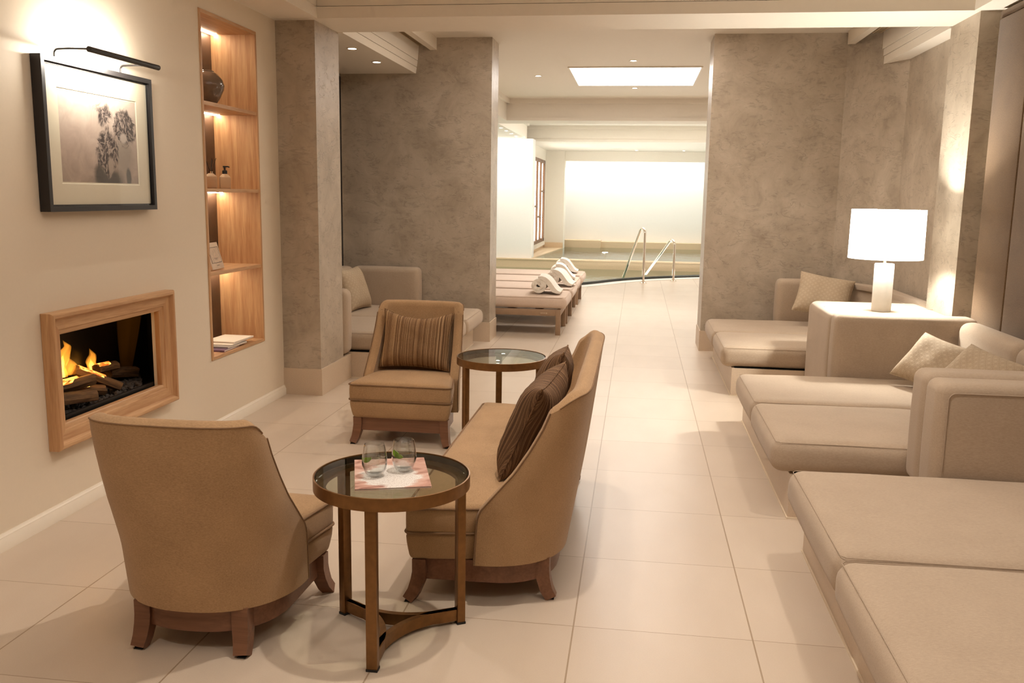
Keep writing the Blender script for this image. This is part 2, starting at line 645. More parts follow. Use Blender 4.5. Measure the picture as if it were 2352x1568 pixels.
RC = smooth_line(RIM)
bm = new()
poly = [(-3.4, -2.0), (3.4, -2.0)] + list(reversed(RC))
prism(bm, poly, -.12, 0)
bmesh.ops.triangulate(bm, faces=[f for f in bm.faces if len(f.verts) > 4])
struct('floor', bm, M_TILE, 'large beige stone floor tiles with fine grout lines', smooth=0)

# left wall with openings for niche and fireplace
bm = new()
ys = [-2.0, 3.57, 4.40, 4.998, 5.775, 6.4]
zs = [0, .405, .447, .86, 2.486, ZC]
for i in range(5):
    for j in range(5):
        ym, zm = (ys[i] + ys[i + 1]) / 2, (zs[j] + zs[j + 1]) / 2
        if 3.57 < ym < 4.40 and .405 < zm < .86:
            continue
        if 4.998 < ym < 5.775 and .447 < zm < 2.486:
            continue
        box(bm, XL - .03, XL, ys[i], ys[i + 1], zs[j], zs[j + 1])
struct('wall_left', bm, M_WALL, 'cream painted wall with fireplace and shelf niche', smooth=0)
bm = new()
prof = [(0, 0), (.016, 0), (.016, .045), (.011, .052), (.011, .058), (.006, .064), (.004, .07), (0, .07)]
for a, c in zip(prof, prof[1:] + prof[:1]):
    v = [bm.verts.new((XL + p[0], y, p[1])) for p, y in ((a, -2), (c, -2), (c, 6.108), (a, 6.108))]
    bm.faces.new(v)
bmesh.ops.remove_doubles(bm, verts=bm.verts, dist=1e-5)
struct('baseboard_left', bm, M_WHITE, 'moulded white skirting along the cream wall')

# left pillar, skirting
bm = new()
box(bm, XL - .5, -2.235, 6.108, 6.605, 0, ZB + .02)
struct('wall_pillar_left', bm, M_STUCCO, 'grey brown polished plaster pillar beside the shelf niche', smooth=0)
bm = new()
box(bm, XL, -2.227, 6.100, 6.77, 0, .196)
struct('trim_1', bm, M_STONE, 'beige stone skirting around the left pillar', smooth=0)
# alcove left
bm = new()
box(bm, -3.15, -2.95, 6.5, 9.17, 0, ZC)
struct('wall_alcove_left', bm, M_STUCCO, smooth=0)
bm = new()
box(bm, -2.95, -1.442, 8.775, 9.18, 0, ZC + .02)
struct('wall_far_left', bm, M_STUCCO, 'wide polished plaster wall behind the left daybed', smooth=0)
bm = new()
box(bm, -1.75, -1.434, 8.766, 9.19, 0, .196)
struct('trim_2', bm, M_STONE, 'stone skirting at the end of the left plaster wall', smooth=0)
# right plaster wall, diagonal, right alcove
bm = new()
prism(bm, [(.637, 8.714), (1.82, 8.714), (2.16, 7.96), (2.16, 6.4), (2.5, 6.4), (2.5, 9.18), (.637, 9.18)], 0, ZC + .02)
struct('wall_far_right', bm, M_STUCCO, 'wide polished plaster wall behind the right daybeds', smooth=0)
bm = new()
box(bm, .629, .9, 8.705, 9.19, 0, .196)
struct('trim_3', bm, M_STONE, 'stone skirting at the corner of the right plaster wall', smooth=0)
bm = new()
box(bm, 2.036, 2.5, 6.07, 6.60, 0, ZB + .02)
struct('wall_pillar_right', bm, M_STUCCO, 'plaster pier lit by the table lamp', smooth=0)
bm = new()
box(bm, 2.2, 2.4, -2.0, 6.08, 0, ZC)
struct('wall_right', bm, M_WALL, smooth=0)
bm = new()
box(bm, XL - .45, 2.4, -2.2, -2.0, 0, ZC)
struct('wall_back', bm, M_WALL, smooth=0)

# ceilings
bm = new()
box(bm, -3.4, 3.4, -2.2, 20.2, ZC, ZC + .1)
box(bm, -3.4, 3.4, 20.2, 26, ZB + .002, ZB + .1)
struct('ceiling', bm, M_CEIL, smooth=0)


def fascia_box(bm, x0, x1, y0, y1, z0, z1, faces, lip=.006, lz=.075):
    box(bm, x0, x1, y0, y1, z0 + lz + .004, z1)
    box(bm, x0 - (lip if 'x-' in faces else 0), x1 + (lip if 'x+' in faces else 0), y0 - (lip if 'y-' in faces else 0), y1, z0, z0 + lz)


bm = new()
fascia_box(bm, -3.1, 2.5, 6.06, 6.58, ZB, ZC, ['y-'])
struct('ceiling_beam_lounge', bm, M_CEIL, 'white ceiling beam across the lounge', smooth=0)
bm = new()
fascia_box(bm, XL - .02, -2.2, -2.0, 6.06, ZB, ZC, ['x+'])
struct('ceiling_soffit_left', bm, M_CEIL, smooth=0)
bm = new()
fascia_box(bm, 2.0, 2.2, -2.0, 6.06, ZB, ZC, ['x-'])
struct('ceiling_soffit_right', bm, M_CEIL, smooth=0)
# alcove soffits with stepped fascia
bm = new()
for (xa, za, xb2, zb2) in ((-2.192, ZB - .005, -2.183, 2.672), (-2.182, 2.676, -2.174, 2.733), (-2.173, 2.737, -2.155, ZC)):
    vs = [bm.verts.new(p) for yy in (6.58, 8.774) for p in ((-3.0, yy, za), (xa, yy, za), (xb2, yy, zb2), (-3.0, yy, zb2))]
    for q in ((0, 1, 2, 3), (7, 6, 5, 4), (0, 4, 5, 1), (1, 5, 6, 2), (2, 6, 7, 3), (3, 7, 4, 0)):
        bm.faces.new([vs[i] for i in q])
struct('ceiling_soffit_alcove', bm, M_CEIL, 'stepped white ceiling soffit above the left daybed', smooth=0)
bm = new()
prism(bm, [(2.025, 6.6), (2.16, 6.6), (2.16, 7.955), (2.025, 8.25)], 2.61, 2.675)
prism(bm, [(2.02, 6.6), (2.16, 6.6), (2.16, 7.955), (2.02, 8.26)], 2.679, 2.735)
prism(bm, [(2.013, 6.6), (2.16, 6.6), (2.16, 7.955), (2.013, 8.28)], 2.739, ZC)
struct('ceiling_soffit_alcove.001', bm, M_CEIL, 'stepped white ceiling soffit above the right daybed', smooth=0)
for k, (x0, x1, yb) in enumerate(((-2.05, -1.985, 8.775), (1.795, 1.86, 8.62))):
    bm = new()
    box(bm, x0, x1, 6.58, yb, 2.835, ZC)
    struct('trim_%d' % (4 + k), bm, M_WHITE, ('white ceiling bar beside the left air vent', 'white ceiling bar beside the right air vent')[k], smooth=0)
for k, (x0, x1, yb, s) in enumerate(((-2.163, -2.052, 8.77, 'left'), (1.862, 1.998, 8.3, 'right'))):
    t = thing('air_vent', 'slotted linear air vent in the ceiling above the %s daybed alcove' % s, 'air vent', (0, 0, 0), group='ceiling air vents')
    bm = new()
    for xx in (x0, (x0 + x1) / 2 - .006, x1 - .012):
        box(bm, xx, xx + .012, 6.6, yb, 2.872, 2.885)
    yy = 6.62
    while yy < yb:
        box(bm, x0, x1, yy, yy + .008, 2.876, 2.884)
        yy += .045
    finish('grille', bm, M_GRILLE, t, smooth=0)
    bm = new()
    box(bm, x0, x1, 6.6, yb, 2.89, 2.9)
    finish('duct_back', bm, M_SLOT, t, smooth=0)

# ---------------------------------------------------------------- pool hall shell
bm = new()
box(bm, -3.6, -3.4, 9.0, 26, -1.4, ZC)
struct('wall_pool_left', bm, M_PWHITE, smooth=0)
bm = new()
box(bm, 3.4, 3.6, 9.0, 26, -1.4, ZC)
struct('wall_pool_right', bm, M_PWHITE, smooth=0)
bm = new()
box(bm, -3.6, -2.9, 8.98, 9.18, 0, ZC)
box(bm, 2.4, 3.6, 8.98, 9.18, 0, ZC)
struct('wall_pool_front', bm, M_PWHITE, smooth=0)
for k, yb in enumerate((14.25, 19.62)):
    bm = new()
    xl = -2.1 if k == 0 else -2.3
    box(bm, -3.4, 3.4, yb, yb + .6, ZB, ZC)
    box(bm, -3.4, 3.4, yb - .05, yb, ZC - .075, ZC)
    box(bm, -3.4, 3.4, yb - .012, yb, ZB, ZB + .05)
    struct('ceiling_beam_pool.%03d' % k, bm, M_CEIL, ('nearer white beam across the pool hall ceiling', 'farther white beam across the pool hall ceiling')[k], smooth=0)
for k, (xx, y0, y1) in enumerate(((-2.1, 9.18, 14.25), (-2.33, 14.85, 18.72))):
    bm = new()
    box(bm, -3.4, xx, y0, y1, ZB, ZC)
    box(bm, xx, xx + .05, y0, y1, ZC - .075, ZC)
    struct('ceiling_soffit_pool.%03d' % k, bm, M_CEIL, smooth=0)
bm = new()
box(bm, -3.4, 3.4, 23.6, 23.9, 2.37, ZB)
struct('ceiling_beam_end', bm, M_CEIL, 'low white beam over the far pool wall', smooth=0)
# white pier on the left of the pool, beige end pier, far wall
bm = new()
box(bm, -3.4, -2.2, 18.7, 19.2, .16, ZB)
struct('wall_pool_pier', bm, M_PWHITE, 'bright white wall pier at the pool edge', smooth=0)
bm = new()
box(bm, -3.4, -1.925, 23.5, 24.0, .0, ZB)
struct('wall_pool_pier.001', bm, M_CEIL, 'beige wall pier at the far left pool corner', smooth=0)
bm = new()
box(bm, -3.4, -1.93, 23.47, 23.5, 0, .26)
struct('trim_6', bm, M_PSTONE, smooth=0)
bm = new()
box(bm, -3.4, 3.4, 24.6, 24.8, -1, ZB)
struct('wall_pool_far', bm, M_PWHITE, 'white wall at the end of the pool', smooth=0)
bm = new()
box(bm, -3.4, -.97, 24.1, 24.6, .0, .215)
box(bm, -3.4, -.97, 24.1, 24.6, .215, .30)
box(bm, -.97, 3.4, 24.3, 24.6, .0, .265)
struct('trim_7', bm, M_PSTONE, 'beige stone band at the foot of the far pool wall', smooth=0)
bm = new()
box(bm, -3.4, -2.45, 19.2, 23.5, -.1, .22)
prism(bm, [(-2.45, 18.85), (-2.28, 18.85), (-1.93, 23.5), (-2.45, 23.5)], -.1, .125)
struct('trim_8', bm, M_PSTONE, 'stone ledge left of the upper basin', smooth=0)
# raised ledge of second basin
bm = new()
box(bm, -3.4, 3.4, 18.6, 18.85, -1.3, .135)
box(bm, -3.4, 3.4, 18.585, 18.86, .135, .158)
struct('trim_9', bm, M_PSTONE, 'raised beige stone wall between the two pool basins', smooth=0)
bm = new()
box(bm, -3.4, 3.4, 13.5, 18.7, -1.35, -1.3)
struct('floor_pool', bm, M_POOLT, smooth=0)
bm = new()
box(bm, -3.4, 3.4, 18.8, 24.3, -.75, -.7)
struct('floor_basin', bm, M_POOLD, smooth=0)
bm = new()
wp = RC + [(3.4, 18.6), (-3.4, 18.6)]
bm.faces.new([bm.verts.new((x, y, -.025)) for x, y in wp])
bmesh.ops.triangulate(bm, faces=bm.faces)
o = struct('water', bm, M_POOLW, 'pale green pool water', smooth=0)
bm = new()
bm.faces.new([bm.verts.new(p) for p in ((-2.4, 18.86, .105), (3.4, 18.86, .105), (3.4, 24.3, .105), (-2.4, 24.3, .105))])
struct('water.001', bm, M_POOLW, 'still water of the raised far basin', smooth=0)


def offset_line(P, d):
    out = []
    for i, p in enumerate(P):
        a, b = P[max(i - 1, 0)], P[min(i + 1, len(P) - 1)]
        t = Vector((b[0] - a[0], b[1] - a[1])).normalized()
        out.append((p[0] + t.y * d, p[1] - t.x * d))
    return out


bm = new()
A, B = RC, offset_line(RC, -.07)
prism(bm, A + list(reversed(B)), -.15, .045)
struct('trim_10', bm, M_KERB, 'dark curved overflow edge of the pool', smooth=0)
bm = new()
A, B = RC, offset_line(RC, .22)
prism(bm, A + list(reversed(B)), .001, .006)
struct('trim_11', bm, M_PWHITE, 'white curved stone rim along the pool edge', smooth=0)

# window: backlit wooden screen on the left pool wall
bm = new()
XW = -2.32
for (y0, y1, z0, z1) in ((20.1, 20.18, .35, 2.3), (22.3, 22.45, .35, 2.3), (20.1, 22.45, 2.24, 2.32), (20.1, 22.45, .35, .43), (20.85, 20.91, .4, 2.3), (21.6, 21.66, .4, 2.3), (20.18, 20.85, 1.2, 1.24), (20.9, 21.6, .95, .99), (21.66, 22.3, 1.55, 1.59)):
    box(bm, XW - .05, XW, y0, y1, z0, z1)
struct('window_1', bm, M_WOODD, 'dark wooden screen lit from behind beside the upper basin', smooth=0)
bm = new()
box(bm, XW - .08, XW - .045, 20.12, 22.42, .38, 2.3)
struct('window_1_pane', bm, M_SCREEN, smooth=0)
bm = new()
box(bm, -3.4, XW - .08, 19.2, 23.5, .2, ZB)
struct('wall_pool_screen', bm, M_CEIL, smooth=0)

# ================================================================ LIGHT FITTINGS
def light(name, kind, loc, energy, col=(1, .86, .68), rot=(0, 0, 0), size=.05, spot=None, blend=.4, sy=None):
    d = bpy.data.lights.new(name, kind)
    d.energy = energy
    d.color = col
    if kind == 'AREA':
        d.size = size
        if sy:
            d.shape = 'RECTANGLE'
            d.size_y = sy
    elif kind in ('SPOT', 'POINT'):
        d.shadow_soft_size = size
    if spot:
        d.spot_size = R(spot)
        d.spot_blend = blend
    o = bpy.data.objects.new(name, d)
    COL.objects.link(o)
    o.location = loc
    o.rotation_euler = rot
    return o


def downlight(x, y, z, label, group, energy=0, spot=80, r=.035):
    t = thing('downlight', label, 'downlight', (x, y, z), group=group)
    bm = new()
    lathe(bm, [(r + .012, 0), (r + .012, -.004), (r, -.005), (r - .002, -.001), (r - .002, .0)], 28)
    finish('trim_ring', bm, M_WHITE, t)
    bm = new()
    lathe(bm, [(0, -.0025), (r - .003, -.0025)], 28)
    finish('lens', bm, M_SPOT, t)
    if energy:
        l = light('downlight_beam', 'SPOT', (0, 0, -.02), energy, (1, .90, .77), size=.03, spot=spot, blend=.6)
        l.parent = t
    return t


downlight(-.113, 10.32, ZC, 'round downlight in front of the glowing ceiling panel', 'pool hall ceiling downlights', 15)
downlight(-1.31, 11.56, ZC, 'round downlight left of the glowing ceiling panel', 'pool hall ceiling downlights', 15)
downlight(-.11, 12.85, ZC, 'round downlight behind the glowing ceiling panel', 'pool hall ceiling downlights', 15)
downlight(-2.342, 7.26, ZB - .005, 'nearer downlight in the soffit above the left daybed', 'left alcove downlights', 16)
downlight(-2.356, 8.0, ZB - .005, 'farther downlight in the soffit above the left daybed', 'left alcove downlights', 16)
for k in range(5):
    downlight(-2.42 - .01 * k, 15.75 + .72 * k, ZB, ['first', 'second', 'third', 'fourth', 'fifth'][k] + ' downlight from the viewer in the row over the white pool pier', 'row of soffit downlights beside the pool', 12)
downlight(-.10, 23.1, ZB, 'small downlight at the far pool end, the one nearer the middle', 'far pool end downlights', 30)
downlight(1.07, 23.1, ZB, 'small downlight at the far pool end, the one nearer the right plaster wall', 'far pool end downlights', 30)
t = thing('ceiling_light_panel', 'large rectangular glowing ceiling light panel above the pool walkway', 'ceiling light', (-.1, 11.63, ZC))
bm = new()
box(bm, -.755, .755, -.84, .84, -.012, -.002)
finish('diffuser', bm, M_PANEL, t, smooth=0)
bm = new()
mv = [(-.77, -.855), (.77, -.855), (.77, .855), (-.77, .855)]
for (x0, x1, y0, y1) in ((-.775, -.757, -.86, .86), (.757, .775, -.86, .86), (-.757, .757, -.86, -.842), (-.757, .757, .842, .86)):
    box(bm, x0, x1, y0, y1, -.014, -.001)
finish('frame', bm, M_WHITE, t, smooth=0)
t = thing('pool_light', 'bright underwater lamp shining on the surface of the far basin', 'pool light', (-.77, 22.24, .1))
bm = new()
lathe(bm, [(0, .012), (.06, .010), (.075, 0)], 24)
finish('lens', bm, emit('pool_lamp_glow', (.92, 1, 1, 1), 40), t)
bm = new()
lathe(bm, [(.075, 0), (.09, 0), (.09, -.02), (.075, -.02)], 24)
finish('trim_ring', bm, M_CHROME, t)
bm = new()
tube(bm, [(0, 0, -.795), (0, 0, -.02)], .03, 12)
finish('stem', bm, M_CHROME, t)

WARM = (1, .888, .775)
light('lounge_downlight_a', 'SPOT', (-.22, 2.75, 2.93), 100, WARM, size=.03, spot=105, blend=.5)
light('lounge_downlight_b', 'SPOT', (1.25, 3.9, 2.93), 50, WARM, size=.04, spot=105, blend=.5)
light('lounge_downlight_c', 'SPOT', (1.25, 1.3, 2.93), 40, WARM, size=.04, spot=105, blend=.5)
light('lounge_downlight_d', 'SPOT', (-.6, 5.0, 2.93), 66, WARM, size=.04, spot=100, blend=.6)
light('lounge_downlight_e', 'SPOT', (-1.3, .6, 2.93), 50, WARM, size=.04, spot=110, blend=.6)
light('lounge_fill_light', 'AREA', (-.1, 2.2, 2.92), 45, WARM, size=3.2, sy=4.5)  # added soft fill at ceiling height, not a visible luminaire
light('alcove_light_right', 'SPOT', (1.2, 7.5, 2.93), 55, WARM, size=.05, spot=100, blend=.6)
light('walkway_light', 'AREA', (-.3, 7.7, 2.93), 44, WARM, size=1.6, sy=1.6)
light('pool_panel_light', 'AREA', (-.1, 11.63, 2.93), 36, (1, .91, .83), size=1.5, sy=1.68)
light('pool_soft_light', 'AREA', (.2, 17.0, 2.93), 105, (1, .92, .87), size=4, sy=3.5)
light('pool_uplight_fill', 'AREA', (.4, 17.4, .03), 60, (1, .95, .88), rot=(PI, 0, 0), size=3.4, sy=1.6)  # added upward fill just above the water, brightens the beams
light('basin_uplight_fill', 'AREA', (.2, 21.4, .14), 60, (1, .97, .92), rot=(PI, 0, 0), size=3.2, sy=2.4)  # added upward fill over the basin surface, lifts the far wall
light('far_wall_wash', 'AREA', (0, 24.2, 2.58), 60, (.94, .99, 1), rot=(R(-12), 0, 0), size=6, sy=.2)
light('pier_wash', 'AREA', (-2.75, 18.2, 2.58), 16, (.97, 1, 1), rot=(R(25), 0, 0), size=.9, sy=.3)

# ==== PART2 ====
# ================================================================ LOUNGE SEATING
YE = [(.16, .01), (.33, 0.0), (.36, -.012), (.42, -.062), (.50, -.13), (.58, -.182), (.66, -.226), (.73, -.255), (.78, -.268)]


def interp(T, z):
    if z <= T[0][0]:
        return T[0][1]
    for (a, p), (b, q) in zip(T, T[1:]):
        if z <= b:
            return p + (q - p) * (z - a) / (b - a)
    return T[-1][1]


def shell_bm(L):
    """curved wrap-around back; local front = +y; L = straight half length added in the middle"""
    TH = .062
    nz, nt = 30, 40 if L == 0 else 60
    ts = []
    for i in range(nt + 1):
        ts.append(-1 + 2 * i / nt)

    def P(t, z, inner):
        xe = .297 - .025 * max(0, (z - .36) / .42)
        ye = interp(YE, z)
        yr = -.295 - .085 * max(0, (z - .16) / .62) ** .9
        if inner:
            xe -= TH * .92
            yr += TH + .03 * max(0, 1 - (z - .3) / .5)
        n = 2.25 + .5 * max(0, (z - .16) / .62)
        a = abs(t) * PI / 2
        if L > 0:
            s0 = .5
            if abs(t) < s0:
                f, g, xs = 0.0, 0.0, L * t / s0
            else:
                a = (abs(t) - s0) / (1 - s0) * PI / 2
                f, g, xs = math.sin(a) ** (2 / n), 1 - max(0, math.cos(a)) ** (2 / n), math.copysign(L, t)
        else:
            f, g, xs = math.sin(a) ** (2 / n), 1 - max(0, math.cos(a)) ** (2 / n), 0.0
        return Vector((xs + math.copysign(xe * f, t), yr + (ye - yr) * g, z))

    def top(t):
        return .787 - .055 * max(0, (abs(t) - .72) / .28) ** 2.6

    bm = new()
    sect = []
    for t in ts:
        H = top(t)
        out = [P(t, .157 + (H - .012 - .157) * k / nz, False) for k in range(nz + 1)]
        inn = [P(t, .157 + (H - .012 - .157) * k / nz, True) for k in range(nz, -1, -1)]
        a, b = out[-1], inn[0]
        cap = []
        for k in range(1, 6):
            u = k / 6
            p = a.lerp(b, u)
            p.z += .016 * math.sin(PI * u)
            cap.append(p)
        sect.append(out + cap + inn)
    V = [[bm.verts.new(p) for p in s] for s in sect]
    for i in range(len(V) - 1):
        for j in range(len(V[0]) - 1):
            bm.faces.new((V[i][j], V[i + 1][j], V[i + 1][j + 1], V[i][j + 1]))
    # close the two wing edges with a rounded strip
    m = len(V[0])
    for s, row in ((0, V[0]), (1, V[-1])):
        src = sect[0] if s == 0 else sect[-1]
        half = m // 2
        prev = None
        for k in range(half):
            a, b = src[k], src[m - 1 - k]
            strip = [row[k]]
            for q in (1, 2, 3):
                p = a.lerp(b, q / 4)
                p.y += .012 * math.sin(PI * q / 4) * min(1, ((a - b).length / .05) ** 2)
                strip.append(bm.verts.new(p))
            strip.append(row[m - 1 - k])
            if prev:
                for q in range(4):
                    bm.faces.new((prev[q], strip[q], strip[q + 1], prev[q + 1]))
            prev = strip
    bmesh.ops.remove_doubles(bm, verts=bm.verts, dist=1e-5)
    edge = []
    for s in (sect[0], sect[-1]):
        edge.append([p + Vector((0, .004, 0)) for p in s[:nz + 1]])
    toprow = [s[nz] + Vector((0, 0, .001)) for s in sect]
    return bm, edge, toprow


def taper(b, y0, y1, k):
    for v in b.verts:
        f = (y1 - v.co.y) / (y1 - y0)
        v.co.x -= math.copysign(k * max(0, f), v.co.x) if abs(v.co.x) > .01 else 0


def ringpath(hx, y0, y1, z, k, r=.03):
    pts = []
    for (X, Y, a0) in ((hx, y1, 0), (-hx, y1, 90)):
        for q in range(6):
            a = R(a0 + 90 * q / 5)
            pts.append(Vector((X - math.copysign(r, X) + r * math.cos(a), Y - r + r * math.sin(a), z)))
    pts = [Vector((hx - k, y0, z))] + pts + [Vector((-hx + k, y0, z))]
    return pts


def seat_unit(name, label, cat, L, loc, rz, group=None):
    t = thing(name, label, cat, loc, (0, 0, rz), group)
    hx = .305 + L
    y0, y1 = -.185, .262
    b = puff(hx, (y1 - y0) / 2, .056, .022, 14, .022, .008)
    bmesh.ops.translate(b, vec=(0, (y0 + y1) / 2, .310), verts=b.verts)
    taper(b, y0, y1, .068)
    finish('seat_cushion', b, M_CHAIR, t, 60)
    bm = new()
    for z in (.356, .266):
        tube(bm, ringpath(hx + .003, y0 + .15, y1 + .004, z, .047), .0045, 8)
    finish('piping', bm, M_PIPE, t)
    b = puff(hx - .002, (y1 - y0) / 2, .056, .02, 10, 0, .008)
    bmesh.ops.translate(b, vec=(0, (y0 + y1) / 2, .212), verts=b.verts)
    for v in b.verts:
        v.co.x *= 1 - .06 * max(0, (.24 - v.co.z) / .1) * (.3 / hx)
        v.co.y -= .012 * max(0, (.24 - v.co.z) / .1)
    taper(b, y0, y1, .068)
    finish('seat_base', b, M_CHAIR, t, 60)
    b, edges, toprow = shell_bm(L)
    bk = finish('backrest', b, M_CHAIR, t, 50)
    bm = new()
    for e in edges:
        tube(bm, e, .0028, 6)
    tube(bm, toprow[1:-1], .0028, 6)
    finish('seam', bm, M_PIPE, bk)
    # wooden plinth following the curved plan
    bm = new()
    outl = [(hx - .045, y1 - .035), (hx - .05, -.02)]
    for k in range(1, 9):
        a = PI / 2 * k / 9
        outl.append((L + (.255) * max(0, math.cos(a)) ** .85, -.02 - .245 * math.sin(a) ** .85))
    if L:
        outl.append((L, -.265))
    right = outl
    left = [(-x, y) for x, y in reversed(outl)]
    prism(bm, right + ([(0, -.265)] if not L else []) + left, .078, .16)
    finish('plinth', bm, M_LEG, t, 30)
    # sabre legs
    for sx in (-1, 1):
        bm = new()
        X, Y = sx * (hx - .045), y1 - .045
        bar(bm, [(X, Y, .16), (X, Y, .11), (X + sx * .004, Y + .006, .075), (X + sx * .012, Y + .020, .035), (X + sx * .024, Y + .040, .004)], .05, .05, (0, 1, 0), [1, 1, .98, .88, .78])
        lg = finish('leg', bm, M_LEG, t, 30)
        bm = new()
        box(bm, X + sx * .024 - .013, X + sx * .024 + .013, Y + .030, Y + .050, 0, .004)
        finish('glide', bm, M_RUB, lg)
        bm = new()
        X, Y = sx * (L + .165), -.222
        bar(bm, [(X, Y, .16), (X, Y, .11), (X + sx * .002, Y - .004, .075), (X + sx * .006, Y - .016, .035), (X + sx * .01, Y - .034, .004)], .054, .05, (0, 1, 0), [1, 1, .98, .9, .82])
        lg = finish('leg', bm, M_LEG, t, 30)
        bm = new()
        box(bm, X + sx * .01 - .014, X + sx * .01 + .014, Y - .044, Y - .024, 0, .004)
        finish('glide', bm, M_RUB, lg)
    return t


seat_unit('slipper_chair', 'tan slipper chair seen from behind, in front of the fireplace', 'armchair', 0, (-1.368, 2.752, 0), 0, 'tan slipper chairs')
CH = seat_unit('slipper_chair', 'tan slipper chair facing the viewer with a striped cushion on its seat', 'armchair', 0, (-1.335, 5.19, 0), PI, 'tan slipper chairs')
SET = seat_unit('settee', 'tan two-seat settee with rounded back and two striped cushions', 'sofa', .525, (-.52, 3.785, 0), PI / 2)


from mathutils.bvhtree import BVHTree


def bvh(root):
    bpy.context.view_layer.update()
    V, P = [], []
    for o in [root] + list(root.children_recursive):
        if o.type == 'MESH':
            k = len(V)
            V += [o.matrix_world @ v.co for v in o.data.vertices]
            P += [[i + k for i in p.vertices] for p in o.data.polygons]
    return BVHTree.FromPolygons(V, P)


def settle(o, others, dirs, step=.003, most=70):
    """nudge o by the least amount, along one of dirs, until it only touches what it rests on"""
    trees = [bvh(x) for x in others]
    p0 = o.location.copy()
    if isinstance(dirs[0], (int, float)):
        dirs = [dirs]
    for k in range(most):
        for d in dirs:
            o.location = p0 + Vector(d).normalized() * (step * k)
            if not any(bvh(o).overlap(t) for t in trees):
                return o
            if k == 0:
                break
    o.location = p0
    return o


def cushion(name, label, group, mat_, hw, hh, th, loc, rot, k=.10, sag=0.0, seed=0):
    o = finish(name, pillow_bm(hw, hh, th, k, 22, sag, seed), mat_, None, 80)
    o.location = loc
    o.rotation_euler = rot
    tag(o, label, 'cushion', group)
    # piped edge is a part of the cushion
    bm = new()
    pts = []
    n = 14
    for (ux, uz, dx, dz) in ((-1, -1, 1, 0), (1, -1, 0, 1), (1, 1, -1, 0), (-1, 1, 0, -1)):
        for q in range(n):
            u, v = ux + dx * 2 * q / n, uz + dz * 2 * q / n
            x = hw * u * (1 - k * (1 - v * v))
            z = hh * v * (1 - k * (1 - u * u))
            if v > 0:
                z -= sag * (1 - u * u) * v
            pts.append((x, 0, z))
    tube(bm, pts, .0035, 6, True)
    finish('edge_seam', bm, mat_, o)
    return o


K1 = cushion('cushion', 'brown striped cushion leaning on the slipper chair that faces the viewer', 'striped cushions', M_STR, .222, .185, .072, (-1.338, 5.36, .565), (R(-20), R(2), R(3)), .10, .035, 1)
K2 = cushion('cushion', 'dark striped cushion on the settee, the one nearer the glass table with drinks', 'striped cushions', M_STRD, .215, .205, .080, (-.375, 3.43, .575), (R(-24), R(4), R(-97)), .09, .01, 2)
K3 = cushion('cushion', 'dark striped cushion on the settee, tucked behind the other striped cushion', 'striped cushions', M_STRD, .215, .20, .075, (-.36, 3.96, .575), (R(-20), R(-5), R(-88)), .09, .01, 3)


settle(K1, [CH], [(0, -a, b) for a, b in ((1, .1), (1, .3), (1, .6), (1, 1), (.5, 1), (.2, 1))])
for k_ in (K3, K2):
    settle(k_, [SET], [(-a, 0, b) for a, b in ((1, .1), (1, .3), (1, .6), (1, 1), (.5, 1), (.2, 1))])
settle(K2, [K3], (0, -1, 0))

# ================================================================ GLASS SIDE TABLES
def side_table(label, x, y, a0):
    t = thing('side_table', label, 'side table', (x, y, 0), (0, 0, R(a0)), 'round bronze side tables')
    bm = new()
    lathe(bm, [(.254, .519), (.254, .560), (.2505, .561), (.249, .5605), (.249, .532), (.214, .532), (.214, .519), (.254, .519)], 72)
    finish('rim', bm, M_BRONZE, t, 30)
    bm = new()
    lathe(bm, [(0, .5335), (.244, .5335), (.2475, .536), (.2475, .555), (.244, .5585), (0, .5585)], 72)
    g = finish('glass_top', bm, M_GLASS, t, 30)
    bm = new()
    lathe(bm, [(.2462, .537), (.2478, .537), (.2478, .556), (.2462, .556), (.2462, .537)], 72)
    finish('glass_edge', bm, M_GEDGE, g, 30)
    for k in range(3):
        a = R(-90 + 120 * k)
        c, s = math.cos(a), math.sin(a)
        bm = new()
        M_ = Matrix(((c, -s, 0, 0), (s, c, 0, 0), (0, 0, 1, 0), (0, 0, 0, 1)))
        b = new()
        box(b, .222, .250, -.0175, .0175, .006, .522, .002, 2)
        join(bm, b, M_)
        lg = finish('leg', bm, M_BRONZE, t, 30)
        bm = new()
        b = new()
        box(b, .221, .251, -.0185, .0185, 0, .008)
        join(bm, b, M_)
        finish('glide', bm, M_RUB, lg)
        # inward bowed stretcher to the next leg
        a2 = a + R(120)
        p, q = Vector((c, s, 0)) * .228, Vector((math.cos(a2), math.sin(a2), 0)) * .228
        mid = (p + q) / 2
        ctrl = mid * (-.25)
        pts = []
        for i in range(25):
            u = i / 24
            v = p * (1 - u) ** 2 + ctrl * 2 * u * (1 - u) + q * u * u
            pts.append((v.x, v.y, .033))
        bm = new()
        bar(bm, pts, .020, .04)
        finish('stretcher', bm, M_BRONZE, t, 30)
    return t


side_table('round bronze side table with two glasses of water on a magazine', -.763, 2.725, 0)
side_table('empty round bronze side table with glass top, between far chair and settee', -.737, 4.93, 192)

